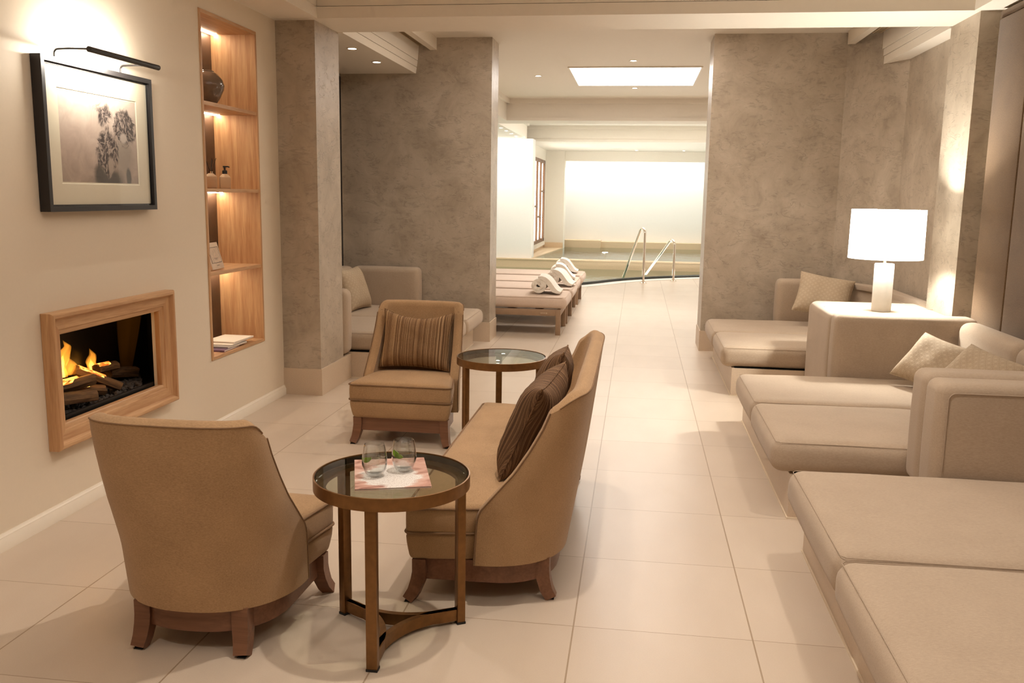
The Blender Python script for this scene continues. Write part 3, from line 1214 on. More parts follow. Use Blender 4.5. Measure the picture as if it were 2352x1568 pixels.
# magazine on the near table
t = thing('magazine', 'pink and white magazine under the two water glasses', 'magazine', (-.764, 2.7185, .5590), (0, 0, R(18)))
m, nt, bs = mat('magazine_cover')
nz = N(nt, 'ShaderNodeTexNoise', Scale=7.0, Detail=5.0, Distortion=1.2)
nt.links.new(coords(nt, (1, 2, 1)), nz.inputs['Vector'])
c1 = ramp(nt, nz.outputs['Fac'], [(.3, lin(150, 104, 92)), (.45, lin(206, 162, 146)), (.62, lin(228, 196, 182)), (.75, lin(240, 226, 214))])
g = N(nt, 'ShaderNodeTexGradient', gradient_type='SPHERICAL')
mp = nt.nodes.new('ShaderNodeMapping')
mp.inputs['Location'].default_value = (.02, .30, 0)
mp.inputs['Scale'].default_value = (9, 7, 1)
tc = nt.nodes.new('ShaderNodeTexCoord')
nt.links.new(tc.outputs['Object'], mp.inputs[0])
nt.links.new(mp.outputs[0], g.inputs[0])
vo = N(nt, 'ShaderNodeTexVoronoi', Scale=220.0)
nt.links.new(tc.outputs['Object'], vo.inputs['Vector'])
wh = ramp(nt, vo.outputs['Distance'], [(.1, lin(150, 128, 120)), (.35, lin(238, 232, 226))])
fm = ramp(nt, math_n(nt, 'ADD', g.outputs['Fac'], math_n(nt, 'MULTIPLY', nz.outputs['Fac'], 1.1)), [(.66, (0, 0, 0, 1)), (.80, (1, 1, 1, 1))])
nt.links.new(mixc(nt, fm, c1, wh), bs.inputs['Base Color'])
bs.inputs['Roughness'].default_value = .25
M_COVER = m
bm = new()
box(bm, -.118, .118, -.155, .155, .0046, .0062, .0006, 1)
finish('cover', bm, M_COVER, t, 30)
bm = new()
box(bm, -.116, .116, -.153, .153, .0006, .0046)
finish('pages', bm, M_PAGES, t, 0)
bm = new()
box(bm, -.118, .118, -.155, .155, 0, .0006)
finish('back_cover', bm, M_COVER, t, 0)


def tumbler(label, x, y, rz, flip):
    z0 = .5654
    t = thing('drinking_glass', label, 'drinking glass', (x, y, z0), (0, 0, rz), 'water glasses on the magazine')
    bm = new()
    prof = [(0, .0), (.020, 0), (.0235, .0015), (.0295, .010), (.0365, .025), (.0405, .042), (.0405, .055), (.0380, .075), (.0350, .093), (.0325, .105), (.0318, .106), (.0312, .105),
            (.0338, .093), (.0367, .075), (.0391, .055), (.0391, .042), (.0352, .026), (.0285, .0145), (0, .0135)]
    lathe(bm, prof, 48)
    finish('bowl', bm, M_CUP, t, 60)
    bm = new()
    lathe(bm, [(0, .0142), (.0278, .0150), (.0345, .0262), (.0384, .042), (.0384, .055), (.0372, .066), (.0365, .0655), (0, .0655)], 48)
    finish('water', bm, M_WATERT, t, 60)
    bm = new()
    # lime wedge: half moon slice
    pts = []
    n = 12
    for k in range(n + 1):
        a = PI * k / n
        pts.append((.020 * math.cos(a), .017 * math.sin(a)))
    lo = [bm.verts.new((px, -.004, -pz)) for px, pz in pts]
    hi = [bm.verts.new((px * .7, .006, -pz * .6)) for px, pz in pts]
    bm.faces.new(lo)
    bm.faces.new(list(reversed(hi)))
    for k in range(n):
        bm.faces.new((lo[k], lo[k + 1], hi[k + 1], hi[k]))
    bm.faces.new((lo[-1], lo[0], hi[0], hi[-1]))
    o = finish('lime_wedge', bm, M_LIME, t, 50)
    o.location = (-.021, -.018, .066)
    o.rotation_euler = (R(-20), R(35 if flip else -10), R(-35))
    o['label'] = 'green lime wedge'
    return t


tumbler('tumbler of water with lime, nearer the slipper chair seen from behind', -.806, 2.672, 0.2, False)
tumbler('tumbler of water with lime, nearer the settee', -.728, 2.742, 0.5, True)

# ================================================================ PICTURE AND PICTURE LIGHT
t = thing('framed_picture', 'black framed monochrome photograph of dried flowers on the cream wall', 'picture', (XL, 3.945, 1.685))
PY0, PY1, PZ0, PZ1 = 3.517 - 3.945, 4.375 - 3.945, 1.361 - 1.685, 2.010 - 1.685
bm = new()
mitred(bm, PY0, PY1, PZ0, PZ1, 0, [(0, .002), (0, .05), (.022, .05), (.022, .034), (.030, .034)])
finish('frame', bm, M_BLACK, t, 30)
bm = new()
mitred(bm, PY0 + .02, PY1 - .02, PZ0 + .02, PZ1 - .02, 0, [(0, .030), (.100, .030), (.103, .027), (.108, .027)])
finish('mat_board', bm, M_MAT, t, 30)
m, nt, bs = mat('flower_print')
tc = nt.nodes.new('ShaderNodeTexCoord')
n1 = N(nt, 'ShaderNodeTexNoise', Scale=9.0, Detail=8.0, Roughness=.65, Distortion=1.0)
nt.links.new(tc.outputs['Object'], n1.inputs['Vector'])
sp = nt.nodes.new('ShaderNodeSeparateXYZ')
nt.links.new(tc.outputs['Object'], sp.inputs[0])
bg = ramp(nt, math_n(nt, 'ADD', math_n(nt, 'MULTIPLY', n1.outputs['Fac'], .5), math_n(nt, 'ADD', math_n(nt, 'MULTIPLY', sp.outputs[2], .9), .22)), [(.15, lin(150, 132, 120)), (.5, lin(204, 182, 170)), (.8, lin(236, 224, 212))])
cur = bg
vr = N(nt, 'ShaderNodeTexVoronoi', Scale=52.0)
vr.feature = 'F1'
dst = mixc(nt, .16, tc.outputs['Object'], n1.outputs['Color'], 'ADD')
nt.links.new(dst, vr.inputs['Vector'])
petal = ramp(nt, vr.outputs['Distance'], [(.05, lin(30, 25, 28)), (.45, lin(80, 68, 68)), (.75, lin(178, 160, 150))])
for (py, pz, ry, rz_, dark, soft) in ((.06, -.175, .15, .07, lin(90, 84, 82), .5), (.19, -.06, .13, .13, lin(160, 144, 132), .6), (.05, -.055, .088, .115, None, .18), (.195, .07, .10, .085, None, .18), (.04, .12, .075, .06, None, .5), (.075, -.115, .028, .05, lin(176, 158, 146), .4), (.19, .02, .035, .03, lin(190, 176, 168), .4), (-.02, -.16, .05, .06, lin(84, 78, 74), .5), (.22, -.17, .025, .06, lin(96, 90, 86), .4)):
    mp = nt.nodes.new('ShaderNodeMapping')
    mp.vector_type = 'TEXTURE'
    mp.inputs['Location'].default_value = (0, py, pz)
    mp.inputs['Scale'].default_value = (1, ry, rz_)
    nt.links.new(dst if dark is None else tc.outputs['Object'], mp.inputs[0])
    if dark is None:
        mp.inputs['Location'].default_value = (0, py + .08, pz + .08)
    ln = nt.nodes.new('ShaderNodeVectorMath')
    ln.operation = 'LENGTH'
    nt.links.new(mixc(nt, 1.0, mp.outputs[0], (0, 1, 1, 1), 'MULTIPLY'), ln.inputs[0])
    d = math_n(nt, 'ADD', ln.outputs['Value'], math_n(nt, 'MULTIPLY', math_n(nt, 'SUBTRACT', n1.outputs['Fac'], .5), .7))
    msk = ramp(nt, d, [(1 - soft, (1, 1, 1, 1)), (1.02, (0, 0, 0, 1))])
    cur = mixc(nt, msk, cur, petal if dark is None else dark)
nt.links.new(cur, bs.inputs['Base Color'])
bs.inputs['Roughness'].default_value = .6
bm = new()
box(bm, .024, .026, PY0 + .125, PY1 - .125, PZ0 + .125, PZ1 - .125)
finish('photo_print', bm, m, t, 0)
bm = new()
box(bm, .0335, .0345, PY0 + .022, PY1 - .022, PZ0 + .022, PZ1 - .022)
finish('glass', bm, M_PGLASS, t, 0)

t = thing('picture_light', 'slim black picture lamp on two bent arms above the framed photograph', 'picture lamp', (XL, 3.9, 2.01))
xb = .205
for yy in (-.262, .235):
    bm = new()
    pts = [(.03, yy, 0), (.03, yy, .018)]
    for k in range(1, 7):
        a = PI / 2 * k / 6
        pts.append((.03 + .02 * (1 - math.cos(a)), yy, .018 + .018 * math.sin(a)))
    pts += [(.10, yy, .037), (xb, yy, .034)]
    tube(bm, pts, .0042, 10)
    finish('arm', bm, M_BLACK, t)
bm = new()
tube(bm, [(xb, -.285, .03), (xb, -.283, .03), (xb, .268, .03), (xb, .27, .03)], .0125, 16)
bd = finish('lamp_bar', bm, M_BLACK, t)
bm = new()
box(bm, xb - .0142, xb - .0118, -.26, .245, .022, .034)
finish('led_strip', bm, M_LED, bd, 0)
light('picture_light_beam', 'AREA', (XL + xb - .02, 3.89, 2.038), 7.5, (1, .93, .82), rot=(0, R(-90 + 180 - 4), 0), size=.015, sy=.5)

# ================================================================ SHELF NICHE
Y0, Y1, Z0, Z1 = 4.999, 5.774, .448, 2.485
t = thing('display_shelf', 'tall narrow oak shelf niche with lit compartments in the cream wall', 'shelf', (XL, 5.386, Z0))
dy, zt = .3875, Z1 - Z0
bm = new()
for a, b, c, d in ((-dy, -dy + .02, 0, zt), (dy - .02, dy, 0, zt)):
    box(bm, -.30, .006, a, b, c, d)
finish('side_panel', bm, M_OAK, t, 0)
bm = new()
box(bm, -.30, .006, -dy + .02, dy - .02, 0, .018)
finish('bottom_panel', bm, M_OAKY, t, 0)
bm = new()
box(bm, -.30, .006, -dy + .02, dy - .02, zt - .02, zt)
finish('top_panel', bm, M_OAKY, t, 0)
bm = new()
box(bm, -.312, -.298, -dy, dy, 0, zt)
finish('back_panel', bm, M_DARK, t, 0)
SH = [1.966, 1.464, .967]
for z in SH:
    bm = new()
    box(bm, -.298, .003, -dy + .02, dy - .02, z - .012 - Z0, z + .010 - Z0)
    finish('shelf', bm, M_OAKY, t, 0)
for z in [Z1 - .02] + [s - .012 for s in SH]:
    bm = new()
    box(bm, -.272, -.252, -dy + .02, dy - .02, z - .006 - Z0, z - .0005 - Z0)
    finish('light_strip', bm, M_LEDN, t, 0)

t = thing('vase', 'round glossy taupe vase on the top shelf of the niche', 'vase', (XL - .15, 5.37, 1.9765))
bm = new()
lathe(bm, [(0, 0), (.045, 0), (.05, .003), (.078, .045), (.103, .098), (.108, .125), (.098, .160), (.070, .192), (.048, .206), (.044, .208), (.040, .205), (.040, .17)], 44)
finish('body', bm, M_VASE, t, 60)
bm = new()
lathe(bm, [(.047, .203), (.049, .209), (.044, .213), (.040, .209), (.040, .203)], 44)
finish('lip', bm, M_VASE, t, 60)

t = thing('soap_dispenser', 'beige pump bottle with black pump on the niche shelf', 'bottle', (XL - .155, 5.59, 1.4745), (0, 0, R(28)))
bm = new()
box(bm, -.034, .034, -.034, .034, 0, .078, .006, 3)
lathe(bm, [(.033, .076), (.022, .090), (.014, .094), (.014, .099), (0, .099)], 24)
b0 = finish('bottle_body', bm, M_BOTTLE, t, 40)
bm = new()
for yy, zz, ww in ((-.012, .062, .012),):
    box(bm, .034, .0345, yy - ww, yy + ww, zz - .0015, zz + .0015)
finish('print', bm, M_INK, b0, 0)
bm = new()
lathe(bm, [(0, .096), (.0155, .096), (.0155, .115), (.012, .118), (.006, .119), (.006, .136), (.011, .137), (.011, .146), (0, .147)], 20)
bar(bm, [(0, 0, .142), (.02, 0, .142), (.03, 0, .138)], .010, .008)
finish('pump', bm, M_RUB, t, 40)
t = thing('reed_diffuser', 'beige scent bottle with dark reeds, half hidden at the niche edge', 'diffuser', (XL - .14, 5.365, 1.4745), (0, 0, R(28)))
bm = new()
box(bm, -.034, .034, -.034, .034, 0, .078, .006, 3)
lathe(bm, [(.033, .076), (.020, .090), (.012, .094), (.012, .099), (0, .099)], 24)
b0 = finish('bottle_body', bm, M_BOTTLE, t, 40)
bm = new()
for zz in (.06,):
    box(bm, .034, .0345, .006, .022, zz - .0015, zz + .0015)
finish('print', bm, M_INK, b0, 0)
bm = new()
lathe(bm, [(.0125, .094), (.0125, .106), (.007, .106), (.007, .094)], 20)
finish('collar', bm, M_CHROME, t, 40)
for k in range(5):
    a = k * 1.26
    bm = new()
    tube(bm, [(0, 0, .09), (.034 * math.cos(a), .034 * math.sin(a), .188 - .004 * k)], .0016, 6)
    finish('reed', bm, M_RUB, t, 40)
t = thing('menu_card_holder', 'small cream framed card leaning on the third niche shelf', 'card', (XL - .05, 5.25, .978), (0, 0, R(7)))
card_rot = R(-16)


def lean(bm):
    bmesh.ops.rotate(bm, cent=(0, 0, 0), matrix=Matrix.Rotation(card_rot, 3, 'Y'), verts=bm.verts)
    return bm


bm = new()
box(bm, -.012, 0, -.11, .102, 0.004, .172, .003, 2)
finish('frame', lean(bm), plain('cream_card_frame', lin(226, 206, 182), .45), t, 30)
bm = new()
box(bm, .0, .0012, -.085, .078, .045, .14)
cd = finish('card', lean(bm), plain('card_print', lin(214, 192, 168), .6, noise=.12, nscale=45), t, 0)
bm = new()
for a, b, c, d in ((-.087, -.085, .043, .142), (.078, .081, .043, .142), (-.087, .081, .14, .1425), (-.087, .081, .043, .0455)):
    box(bm, .0, .0016, a, b, c, d)
for zz, ww in ((.072, .03), (.066, .02), (.026, .022)):
    box(bm, .0012, .0016, -ww, ww, zz, zz + .002)
finish('print', lean(bm), M_INK, cd, 0)
bm = new()
b = new()
bar(bm, [(-.045, -.01, .15), (-.085, -.01, .004)], .02, .004, (1, 0, 0))
finish('easel_strut', bm, M_INK, t, 0)

zz = Z0 + .0185
MG = [('purple magazine at the bottom of the niche pile', M_PURPLE, .010, 5.195, .235, -.012),
      ('grey magazine lying second in the niche pile', M_GREYC, .010, 5.262, .25, -.020),
      ('thin white magazine third from the bottom of the niche pile', M_PAGES, .006, 5.312, .26, -.018),
      ('thick white magazine on top of the niche pile', M_PAGES, .010, 5.355, .28, -.024)]
for k, (lb, mm, th, yy, ln, xo) in enumerate(MG):
    t = thing('magazine', lb, 'magazine', (XL + xo, yy, zz), (0, 0, R((2, -3, 2, -2)[k])), 'magazines in the wall niche')
    bm = new()
    box(bm, -.205, 0, 0, ln, .001, th - .001, .0008, 1)
    finish('pages', bm, M_PAGES, t, 0)
    bm = new()
    box(bm, -.207, .001, -.001, ln + .001, th - .001, th)
    box(bm, -.207, .001, -.001, ln + .001, 0, .001)
    box(bm, -.207, .001, -.0018, -.0006, 0, th)
    finish('cover', bm, mm, t, 0)
    zz += th + .0004

# ================================================================ FIREPLACE
FP = t = thing('electric_fireplace', 'oak framed wall fireplace with burning logs and orange flames', 'fireplace', (XL, 3.986, .33))
fy0, fy1, fz0, fz1 = 3.467 - 3.986, 4.503 - 3.986, .322 - .33, .930 - .33
bm = new()
mitred(bm, fy0, fy1, fz0, fz1, 0, [(0, .001), (0, .045), (.003, .052), (.009, .057), (.016, .058), (.022, .056), (.026, .050), (.030, .040), (.034, .036), (.068, .030), (.078, .029), (.081, .024), (.086, .022), (.096, .020), (.104, .014), (.104, -.012)])
sur = finish('surround', bm, M_OAKY, t, 30)
sur.data.materials.append(M_OAK)
for pl in sur.data.polygons:
    zc_ = [sur.data.vertices[i].co for i in pl.vertices]
    dz = max(v.z for v in zc_) - min(v.z for v in zc_)
    dy_ = max(v.y for v in zc_) - min(v.y for v in zc_)
    pl.material_index = 1 if dz > dy_ else 0
oy0, oy1, oz0, oz1 = 3.572 - 3.986, 4.398 - 3.986, .407 - .33, .858 - .33
bm = new()
D = -.29
oy0 -= .04
oy1 += .40
for q in (((D, oy0, oz0), (D, oy1, oz0), (D, oy1, oz1), (D, oy0, oz1)), ((D, oy0, oz0), (D, oy0, oz1), (0, oy0, oz1), (0, oy0, oz0)), ((D, oy1, oz0), (D, oy1, oz1), (0, oy1, oz1), (0, oy1, oz0)), ((D, oy0, oz1), (D, oy1, oz1), (0, oy1, oz1), (0, oy0, oz1)), ((D, oy0, oz0), (D, oy1, oz0), (0, oy1, oz0), (0, oy0, oz0))):
    bm.faces.new([bm.verts.new(p) for p in q])
finish('firebox', bm, M_FBOX, t, 0)
bm = new()
box(bm, -.05, -.035, oy0, oy1, oz0, oz0 + .034, .003, 2)
finish('front_rail', bm, plain('dark_steel_rail', lin(44, 40, 36), .4, .5), t, 30)
rnd = random.Random(3)
bm = new()
for k in range(330):
    x = rnd.uniform(-.25, -.062)
    y = rnd.uniform(oy0 + .02, .33 + (-x - .06) * 1.7)
    s = rnd.uniform(.009, .018)
    b = new()
    bmesh.ops.create_icosphere(b, subdivisions=1, radius=s)
    for v in b.verts:
        v.co *= rnd.uniform(.75, 1.2)
    bmesh.ops.translate(b, vec=(x, y, oz0 + .012 + rnd.uniform(0, .014)), verts=b.verts)
    join(bm, b)
co = finish('ember_bed', bm, M_COAL, t, 20)
co['kind'] = 'stuff'
m, nt, bs = mat('glowing_ember')
nz = N(nt, 'ShaderNodeTexNoise', Scale=38.0, Detail=4.0, Distortion=1.0)
nt.links.new(coords(nt, (.5, 1.6, 1.6)), nz.inputs['Vector'])
nt.links.new(ramp(nt, nz.outputs['Fac'], [(.36, (.06, .01, .003, 1)), (.48, (1, .22, .02, 1)), (.6, (1, .62, .12, 1))]), bs.inputs['Emission Color'])
nt.links.new(math_n(nt, 'MULTIPLY', nz.outputs['Fac'], 3.6), bs.inputs['Emission Strength'])
bs.inputs['Base Color'].default_value = (.05, .02, .01, 1)
M_EMB = m


LOGS = []


def log(label, y, x, z, ln, r, az, el, glow=False, seed=0):
    rn = random.Random(seed)
    t2 = thing('fire_log', label, 'log', (XL + x, 3.986 + y, .33 + z), (0, R(el), R(az)), 'logs in the fireplace')
    bm = new()
    n, sg = 12, 12
    rings = []
    ph = [rn.uniform(.85, 1.15) for _ in range(sg)]
    for i in range(n + 1):
        u = i / n
        rings.append([bm.verts.new((ln * (u - .5) + rn.uniform(-.003, .003), r * ph[k] * (1 + .12 * math.sin(5 * u + k)) * math.cos(2 * PI * k / sg), r * ph[k] * .85 * math.sin(2 * PI * k / sg))) for k in range(sg)])
    for i in range(n):
        for k in range(sg):
            bm.faces.new((rings[i][k], rings[i][(k + 1) % sg], rings[i + 1][(k + 1) % sg], rings[i + 1][k]))
    bm.faces.new(list(reversed(rings[0])))
    bm.faces.new(rings[-1])
    finish('bark', bm, M_LOG, t2, 30)
    if glow:
        bm = new()
        for (u0, u1) in ((-.46, .12),):
            g = []
            for i in range(9):
                u = u0 + (u1 - u0) * i / 8
                row = []
                for k in range(5):
                    a = R(-62 + 30 * k) * (1 if glow > 0 else -1)
                    row.append(bm.verts.new((ln * u, r * 1.16 * math.sin(a) * (1 - .3 * abs(i - 4) / 4), r * 1.02 * math.cos(a))))
                g.append(row)
            for i in range(8):
                for k in range(4):
                    bm.faces.new((g[i][k], g[i + 1][k], g[i + 1][k + 1], g[i][k + 1]))
        finish('embers', bm, M_EMB, t2, 60)['label'] = 'glowing orange embers'
    settle(t2, [FP] + LOGS, (0, 0, 1), .002)
    LOGS.append(t2)
    return t2


log('short charred log at the front left of the fire', -.20, -.085, .150, .24, .038, 80, 6, False, 1)
log('glowing log at the left edge of the fire', -.13, -.135, .205, .22, .036, 72, -4, 1, 2)
log('split log with bright embers lying diagonally across the middle of the fire', .085, -.145, .190, .25, .030, 56, 28, 1, 3)
log('dark log crossing beneath the diagonal glowing log', -.03, -.155, .15, .22, .032, 62, 10, 1, 4)
log('grey brown log at the back right of the fire', .41, -.215, .135, .25, .032, 88, 10, False, 5)
log('small glowing log behind the diagonal log', .235, -.19, .185, .13, .028, 76, 0, 1, 6)


def flame_mat(name, col, dens):
    m = bpy.data.materials.new(name)
    m.use_nodes = True
    nt = m.node_tree
    nt.nodes.remove(nt.nodes['Principled BSDF'])
    e = nt.nodes.new('ShaderNodeEmission')
    e.inputs[0].default_value = col
    e.inputs[1].default_value = dens
    nt.links.new(e.outputs[0], nt.nodes['Material Output'].inputs['Volume'])
    return m


M_FL = flame_mat('flame_orange', (1, .34, .03, 1), 30)
M_FL2 = flame_mat('flame_yellow', (1, .62, .10, 1), 60)
M_FREFL = flame_mat('fire_reflection_glow', (1, .30, .02, 1), .35)


def flame(name, y, x, z, hgt, r, mat_, path, seed=0):
    bm = new()
    n, sg = 22, 14
    rn = random.Random(seed)
    rings = []
    for i in range(n + 1):
        u = i / n
        rr = r * (math.sin(PI * min(1, u * .9 + .12)) ** .8) * (1 - .55 * u) + .0008
        ox = interp(path, u)
        rings.append([bm.verts.new((x + rr * .8 * math.sin(2 * PI * k / sg) * (1 + .2 * math.sin(9 * u + k)), y + ox + rr * math.cos(2 * PI * k / sg) * (1 + .25 * math.sin(7 * u + 2 * k + seed)), z + hgt * u)) for k in range(sg)])
    for i in range(n):
        for k in range(sg):
            bm.faces.new((rings[i][k], rings[i][(k + 1) % sg], rings[i + 1][(k + 1) % sg], rings[i + 1][k]))
    bm.faces.new(list(reversed(rings[0])))
    bm.faces.new(rings[-1])
    return finish(name, bm, mat_, t, 80)


flame('flame', -.075, -.225, .225, .18, .060, M_FL, [(0, 0), (.3, -.035), (.6, .01), (.8, .055), (1, .02)], 1)
flame('flame', -.075, -.225, .225, .11, .034, M_FL2, [(0, 0), (.4, -.025), (1, .02)], 2)
flame('flame', -.14, -.225, .225, .205, .045, M_FL, [(0, 0), (.5, .015), (1, -.03)], 3)
flame('flame', -.02, -.225, .225, .09, .040, M_FL, [(0, 0), (.5, .02), (1, .0)], 7)
flame('flame', .20, -.245, .20, .125, .036, M_FL, [(0, 0), (.4, -.01), (.7, .008), (1, -.018)], 4)
flame('flame', .20, -.245, .20, .07, .020, M_FL2, [(0, 0), (1, -.012)], 5)
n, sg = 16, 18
bm = new()  # glowing cones standing in for the fire's reflection on the firebox side wall
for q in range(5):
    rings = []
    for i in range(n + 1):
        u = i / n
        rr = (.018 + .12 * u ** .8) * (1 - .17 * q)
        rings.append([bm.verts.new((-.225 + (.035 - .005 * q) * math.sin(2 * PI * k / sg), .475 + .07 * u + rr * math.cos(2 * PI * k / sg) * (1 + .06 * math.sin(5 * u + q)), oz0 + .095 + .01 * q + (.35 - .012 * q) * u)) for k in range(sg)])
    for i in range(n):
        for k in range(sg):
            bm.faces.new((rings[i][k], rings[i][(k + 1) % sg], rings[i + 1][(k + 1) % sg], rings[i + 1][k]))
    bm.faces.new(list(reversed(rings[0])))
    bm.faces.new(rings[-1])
finish('fire_reflection_glow', bm, M_FREFL, t, 80)['kind'] = 'stuff'
light('fire_glow', 'POINT', (XL - .15, 3.93, .62), 1.3, (1, .45, .10), size=.08)

# ================================================================ DAYBEDS
XB, XM, XW2 = .738, .655, 1.98
ZT, ZBASE = .365, .245


def panel(name, parent, x0, x1, y0, y1, z0, z1, r=.05, seams=True, seed=0):
    b = puff((x1 - x0) / 2, (y1 - y0) / 2, (z1 - z0) / 2, r, 10, 0, .006, 0, seed)
    bmesh.ops.translate(b, vec=((x0 + x1) / 2, (y0 + y1) / 2, (z0 + z1) / 2), verts=b.verts)
    o = finish(name, b, M_SOFA, parent, 70)
    return o


def seam_rect(parent, x0, x1, y, z0, z1, r=.045):
    bm = new()
    pts = [(x0, y, z0)]
    for k in range(7):
        a = PI - PI / 2 * k / 6
        pts.append((x0 + r + r * math.cos(a), y, z1 - r + r * math.sin(a)))
    pts += [(x1, y, z1)]
    tube(bm, pts, .0022, 6)
    return finish('seam', bm, M_SEAM, parent)


def mattress(parent, x0, x1, y0, y1, seed, side=-1):
    z0, z1 = ZT - .152, ZT
    b = puff((x1 - x0) / 2, (y1 - y0) / 2, (z1 - z0) / 2, .052, 26, .014, .010, .0014, seed)
    bmesh.ops.translate(b, vec=((x0 + x1) / 2, (y0 + y1) / 2, (z0 + z1) / 2), verts=b.verts)
    o = finish('mattress', b, M_SOFA, parent, 70)
    bm = new()
    xs = x0 if side < 0 else x1
    s = -side
    c = .03
    pts = [(x1 if side < 0 else x0, y0 + .012, z1 - .008), (xs + s * c, y0 + .012, z1 - .008), (xs + s * .015, y0 + c, z1 - .008), (xs + s * .015, y1 - c, z1 - .008), (xs + s * c, y1 - .012, z1 - .008), (x1 if side < 0 else x0, y1 - .012, z1 - .008)]
    tube(bm, pts, .0016, 6)
    finish('piping', bm, M_SEAM, o)
    return o


def platform(parent, x0, x1, y0, y1, side=-1):
    bm = new()
    box(bm, x0, x1, y0, y1, 0.0, ZBASE - .036)
    finish('platform', bm, M_STONE, parent, 0)['label'] = 'beige stone platform'
    bm = new()
    box(bm, min(x0 + .02, x1), x1 - .02, y0 + .012, y1 - .012, ZBASE - .036, ZBASE - .033)
    finish('shadow_gap', bm, M_RUB, parent, 0)
    bm = new()
    if side < 0:
        box(bm, x0 - .006, x0, y0 - .006, y1 + .006, 0, .007)
        box(bm, x0, x1 - .3, y0 - .006, y0, 0, .007)
    else:
        box(bm, x1, x1 + .006, y0 - .006, y1 + .006, 0, .007)
        box(bm, x0 + .3, x1, y0 - .006, y0, 0, .007)
    finish('grout_line', bm, plain('pale_grout', lin(232, 216, 192), .7), parent, 0)


def zone(o, t):
    return o


ZP = .742
# near daybed
t = thing('daybed', 'nearest beige double daybed, cut off by the right edge of the photo', 'daybed', (0, 0, 0), group='beige daybeds along the right wall')
platform(t, XB, 2.105, 1.47, 3.70)
mattress(t, XM, 1.98, 2.755, 3.69, 11)
mattress(t, XM - .008, 1.98, 1.80, 2.75, 12)
p = panel('side_panel', t, 1.222, 2.105, 3.70, 3.885, .24, ZP, .042, seed=1)
seam_rect(p, 1.258, 2.1, 3.695, .38, ZP - .036, .03)
panel('back_cushion', t, 1.99, 2.11, 2.74, 3.69, .24, ZP - .01, .05, seed=21)
panel('back_cushion', t, 1.99, 2.11, 1.80, 2.73, .24, ZP - .01, .05, seed=22)
# mid daybed
DB2 = t = thing('daybed', 'middle beige double daybed with two diamond cushions against the fabric wall panels', 'daybed', (0, 0, 0), group='beige daybeds along the right wall')
platform(t, XB, 2.10, 4.10, 5.94)
mattress(t, XM + .005, 2.0, 4.925, 5.74, 13)
mattress(t, XM, 2.0, 4.10, 4.918, 14)
p = panel('side_panel', t, 1.228, 2.10, 3.90, 4.09, .24, ZP + .004, .045, seed=2)
seam_rect(p, 1.268, 2.08, 3.895, .38, ZP - .034, .03)
p = panel('side_panel', t, 1.250, 2.10, 5.745, 5.93, .24, ZP + .012, .05, seed=3)
panel('back_cushion', t, 1.965, 2.105, 4.885, 5.75, .24, ZP, .06, seed=4)
panel('back_cushion', t, 1.955, 2.105, 4.095, 4.88, .24, ZP - .01, .06, seed=5)
# upholstered console carrying the lamp
t = thing('side_console', 'padded beige console block between daybeds carrying the white lamp', 'side table', (0, 0, 0))
b = puff((2.02 - 1.255) / 2, (6.72 - 5.945) / 2, (ZP - .002) / 2, .055, 14, 0, .004, 0, 5)
bmesh.ops.translate(b, vec=((2.02 + 1.255) / 2, (6.72 + 5.945) / 2, ZP / 2 - .001), verts=b.verts)
o = finish('padded_body', b, M_SOFA, t, 70)
bm = new()
tube(bm, [(1.257, 6.335, .05), (1.257, 6.335, .68), (1.29, 6.335, .738), (2.0, 6.335, .741)], .0022, 6)
finish('seam', bm, M_SEAM, t)
# far daybed
DB3 = t = thing('daybed', 'farthest beige double daybed in the corner of the right alcove', 'daybed', (0, 0, 0), group='beige daybeds along the right wall')
platform(t, XB, 1.94, 6.73, 8.36)
mattress(t, XM, 1.93, 7.545, 8.36, 15)
mattress(t, XM + .005, 2.02, 6.735, 7.54, 16)
panel('side_panel', t, 1.285, 1.86, 8.38, 8.56, .24, ZP, .05, seed=6)
b = new()
prism(b, [(1.72, 8.40), (1.80, 8.55), (2.15, 7.90), (2.15, 6.74), (2.00, 6.74), (2.00, 7.85)], .24, ZP)
bmesh.ops.bevel(b, geom=list(b.edges), offset=.04, segments=3, affect='EDGES')
finish('back_panel', b, M_SOFA, t, 50)

# left alcove daybed
DB4 = t = thing('daybed', 'beige daybed in the left alcove, partly hidden by the pillar and far chair', 'daybed', (0, 0, 0))
XR = -1.575
platform(t, -2.93, XR, 6.775, 8.60, 1)
mattress(t, -2.80, XR + .11, 7.72, 8.55, 17, 1)
mattress(t, -2.80, XR + .105, 6.79, 7.71, 18, 1)
panel('side_panel', t, -2.80, -2.12, 8.56, 8.74, .20, ZP, .05, seed=7)
panel('side_panel', t, -2.9, -2.213, 6.612, 6.785, .205, ZP - .02, .055, seed=8)
panel('back_panel', t, -2.915, -2.76, 6.91, 8.55, .24, ZP + .01, .06, seed=9)

# cushions on the daybeds
K4 = cushion('cushion', 'light diamond cushion on the middle daybed, next to the lamp side panel', 'diamond cushions', M_LAT, .205, .165, .068, (1.83, 5.43, .495), (R(-42), R(9), R(-58)), .08, .0, 11)
K5 = cushion('cushion', 'light diamond cushion on the middle daybed, half hidden by the near side panels', 'diamond cushions', M_LAT, .205, .16, .068, (1.87, 4.76, .46), (R(-46), R(8), R(-66)), .08, .0, 12)
K6 = cushion('cushion', 'diamond cushion lying in the corner of the farthest right daybed', 'diamond cushions', M_LAT, .23, .20, .075, (1.62, 8.08, .50), (R(-36), R(9), R(-12)), .08, .0, 13)
K7 = cushion('cushion', 'diamond cushion leaning on the back of the left alcove daybed', 'diamond cushions', M_LAT, .225, .205, .08, (-2.63, 8.10, .535), (R(-20), R(0), R(82)), .08, .0, 14)

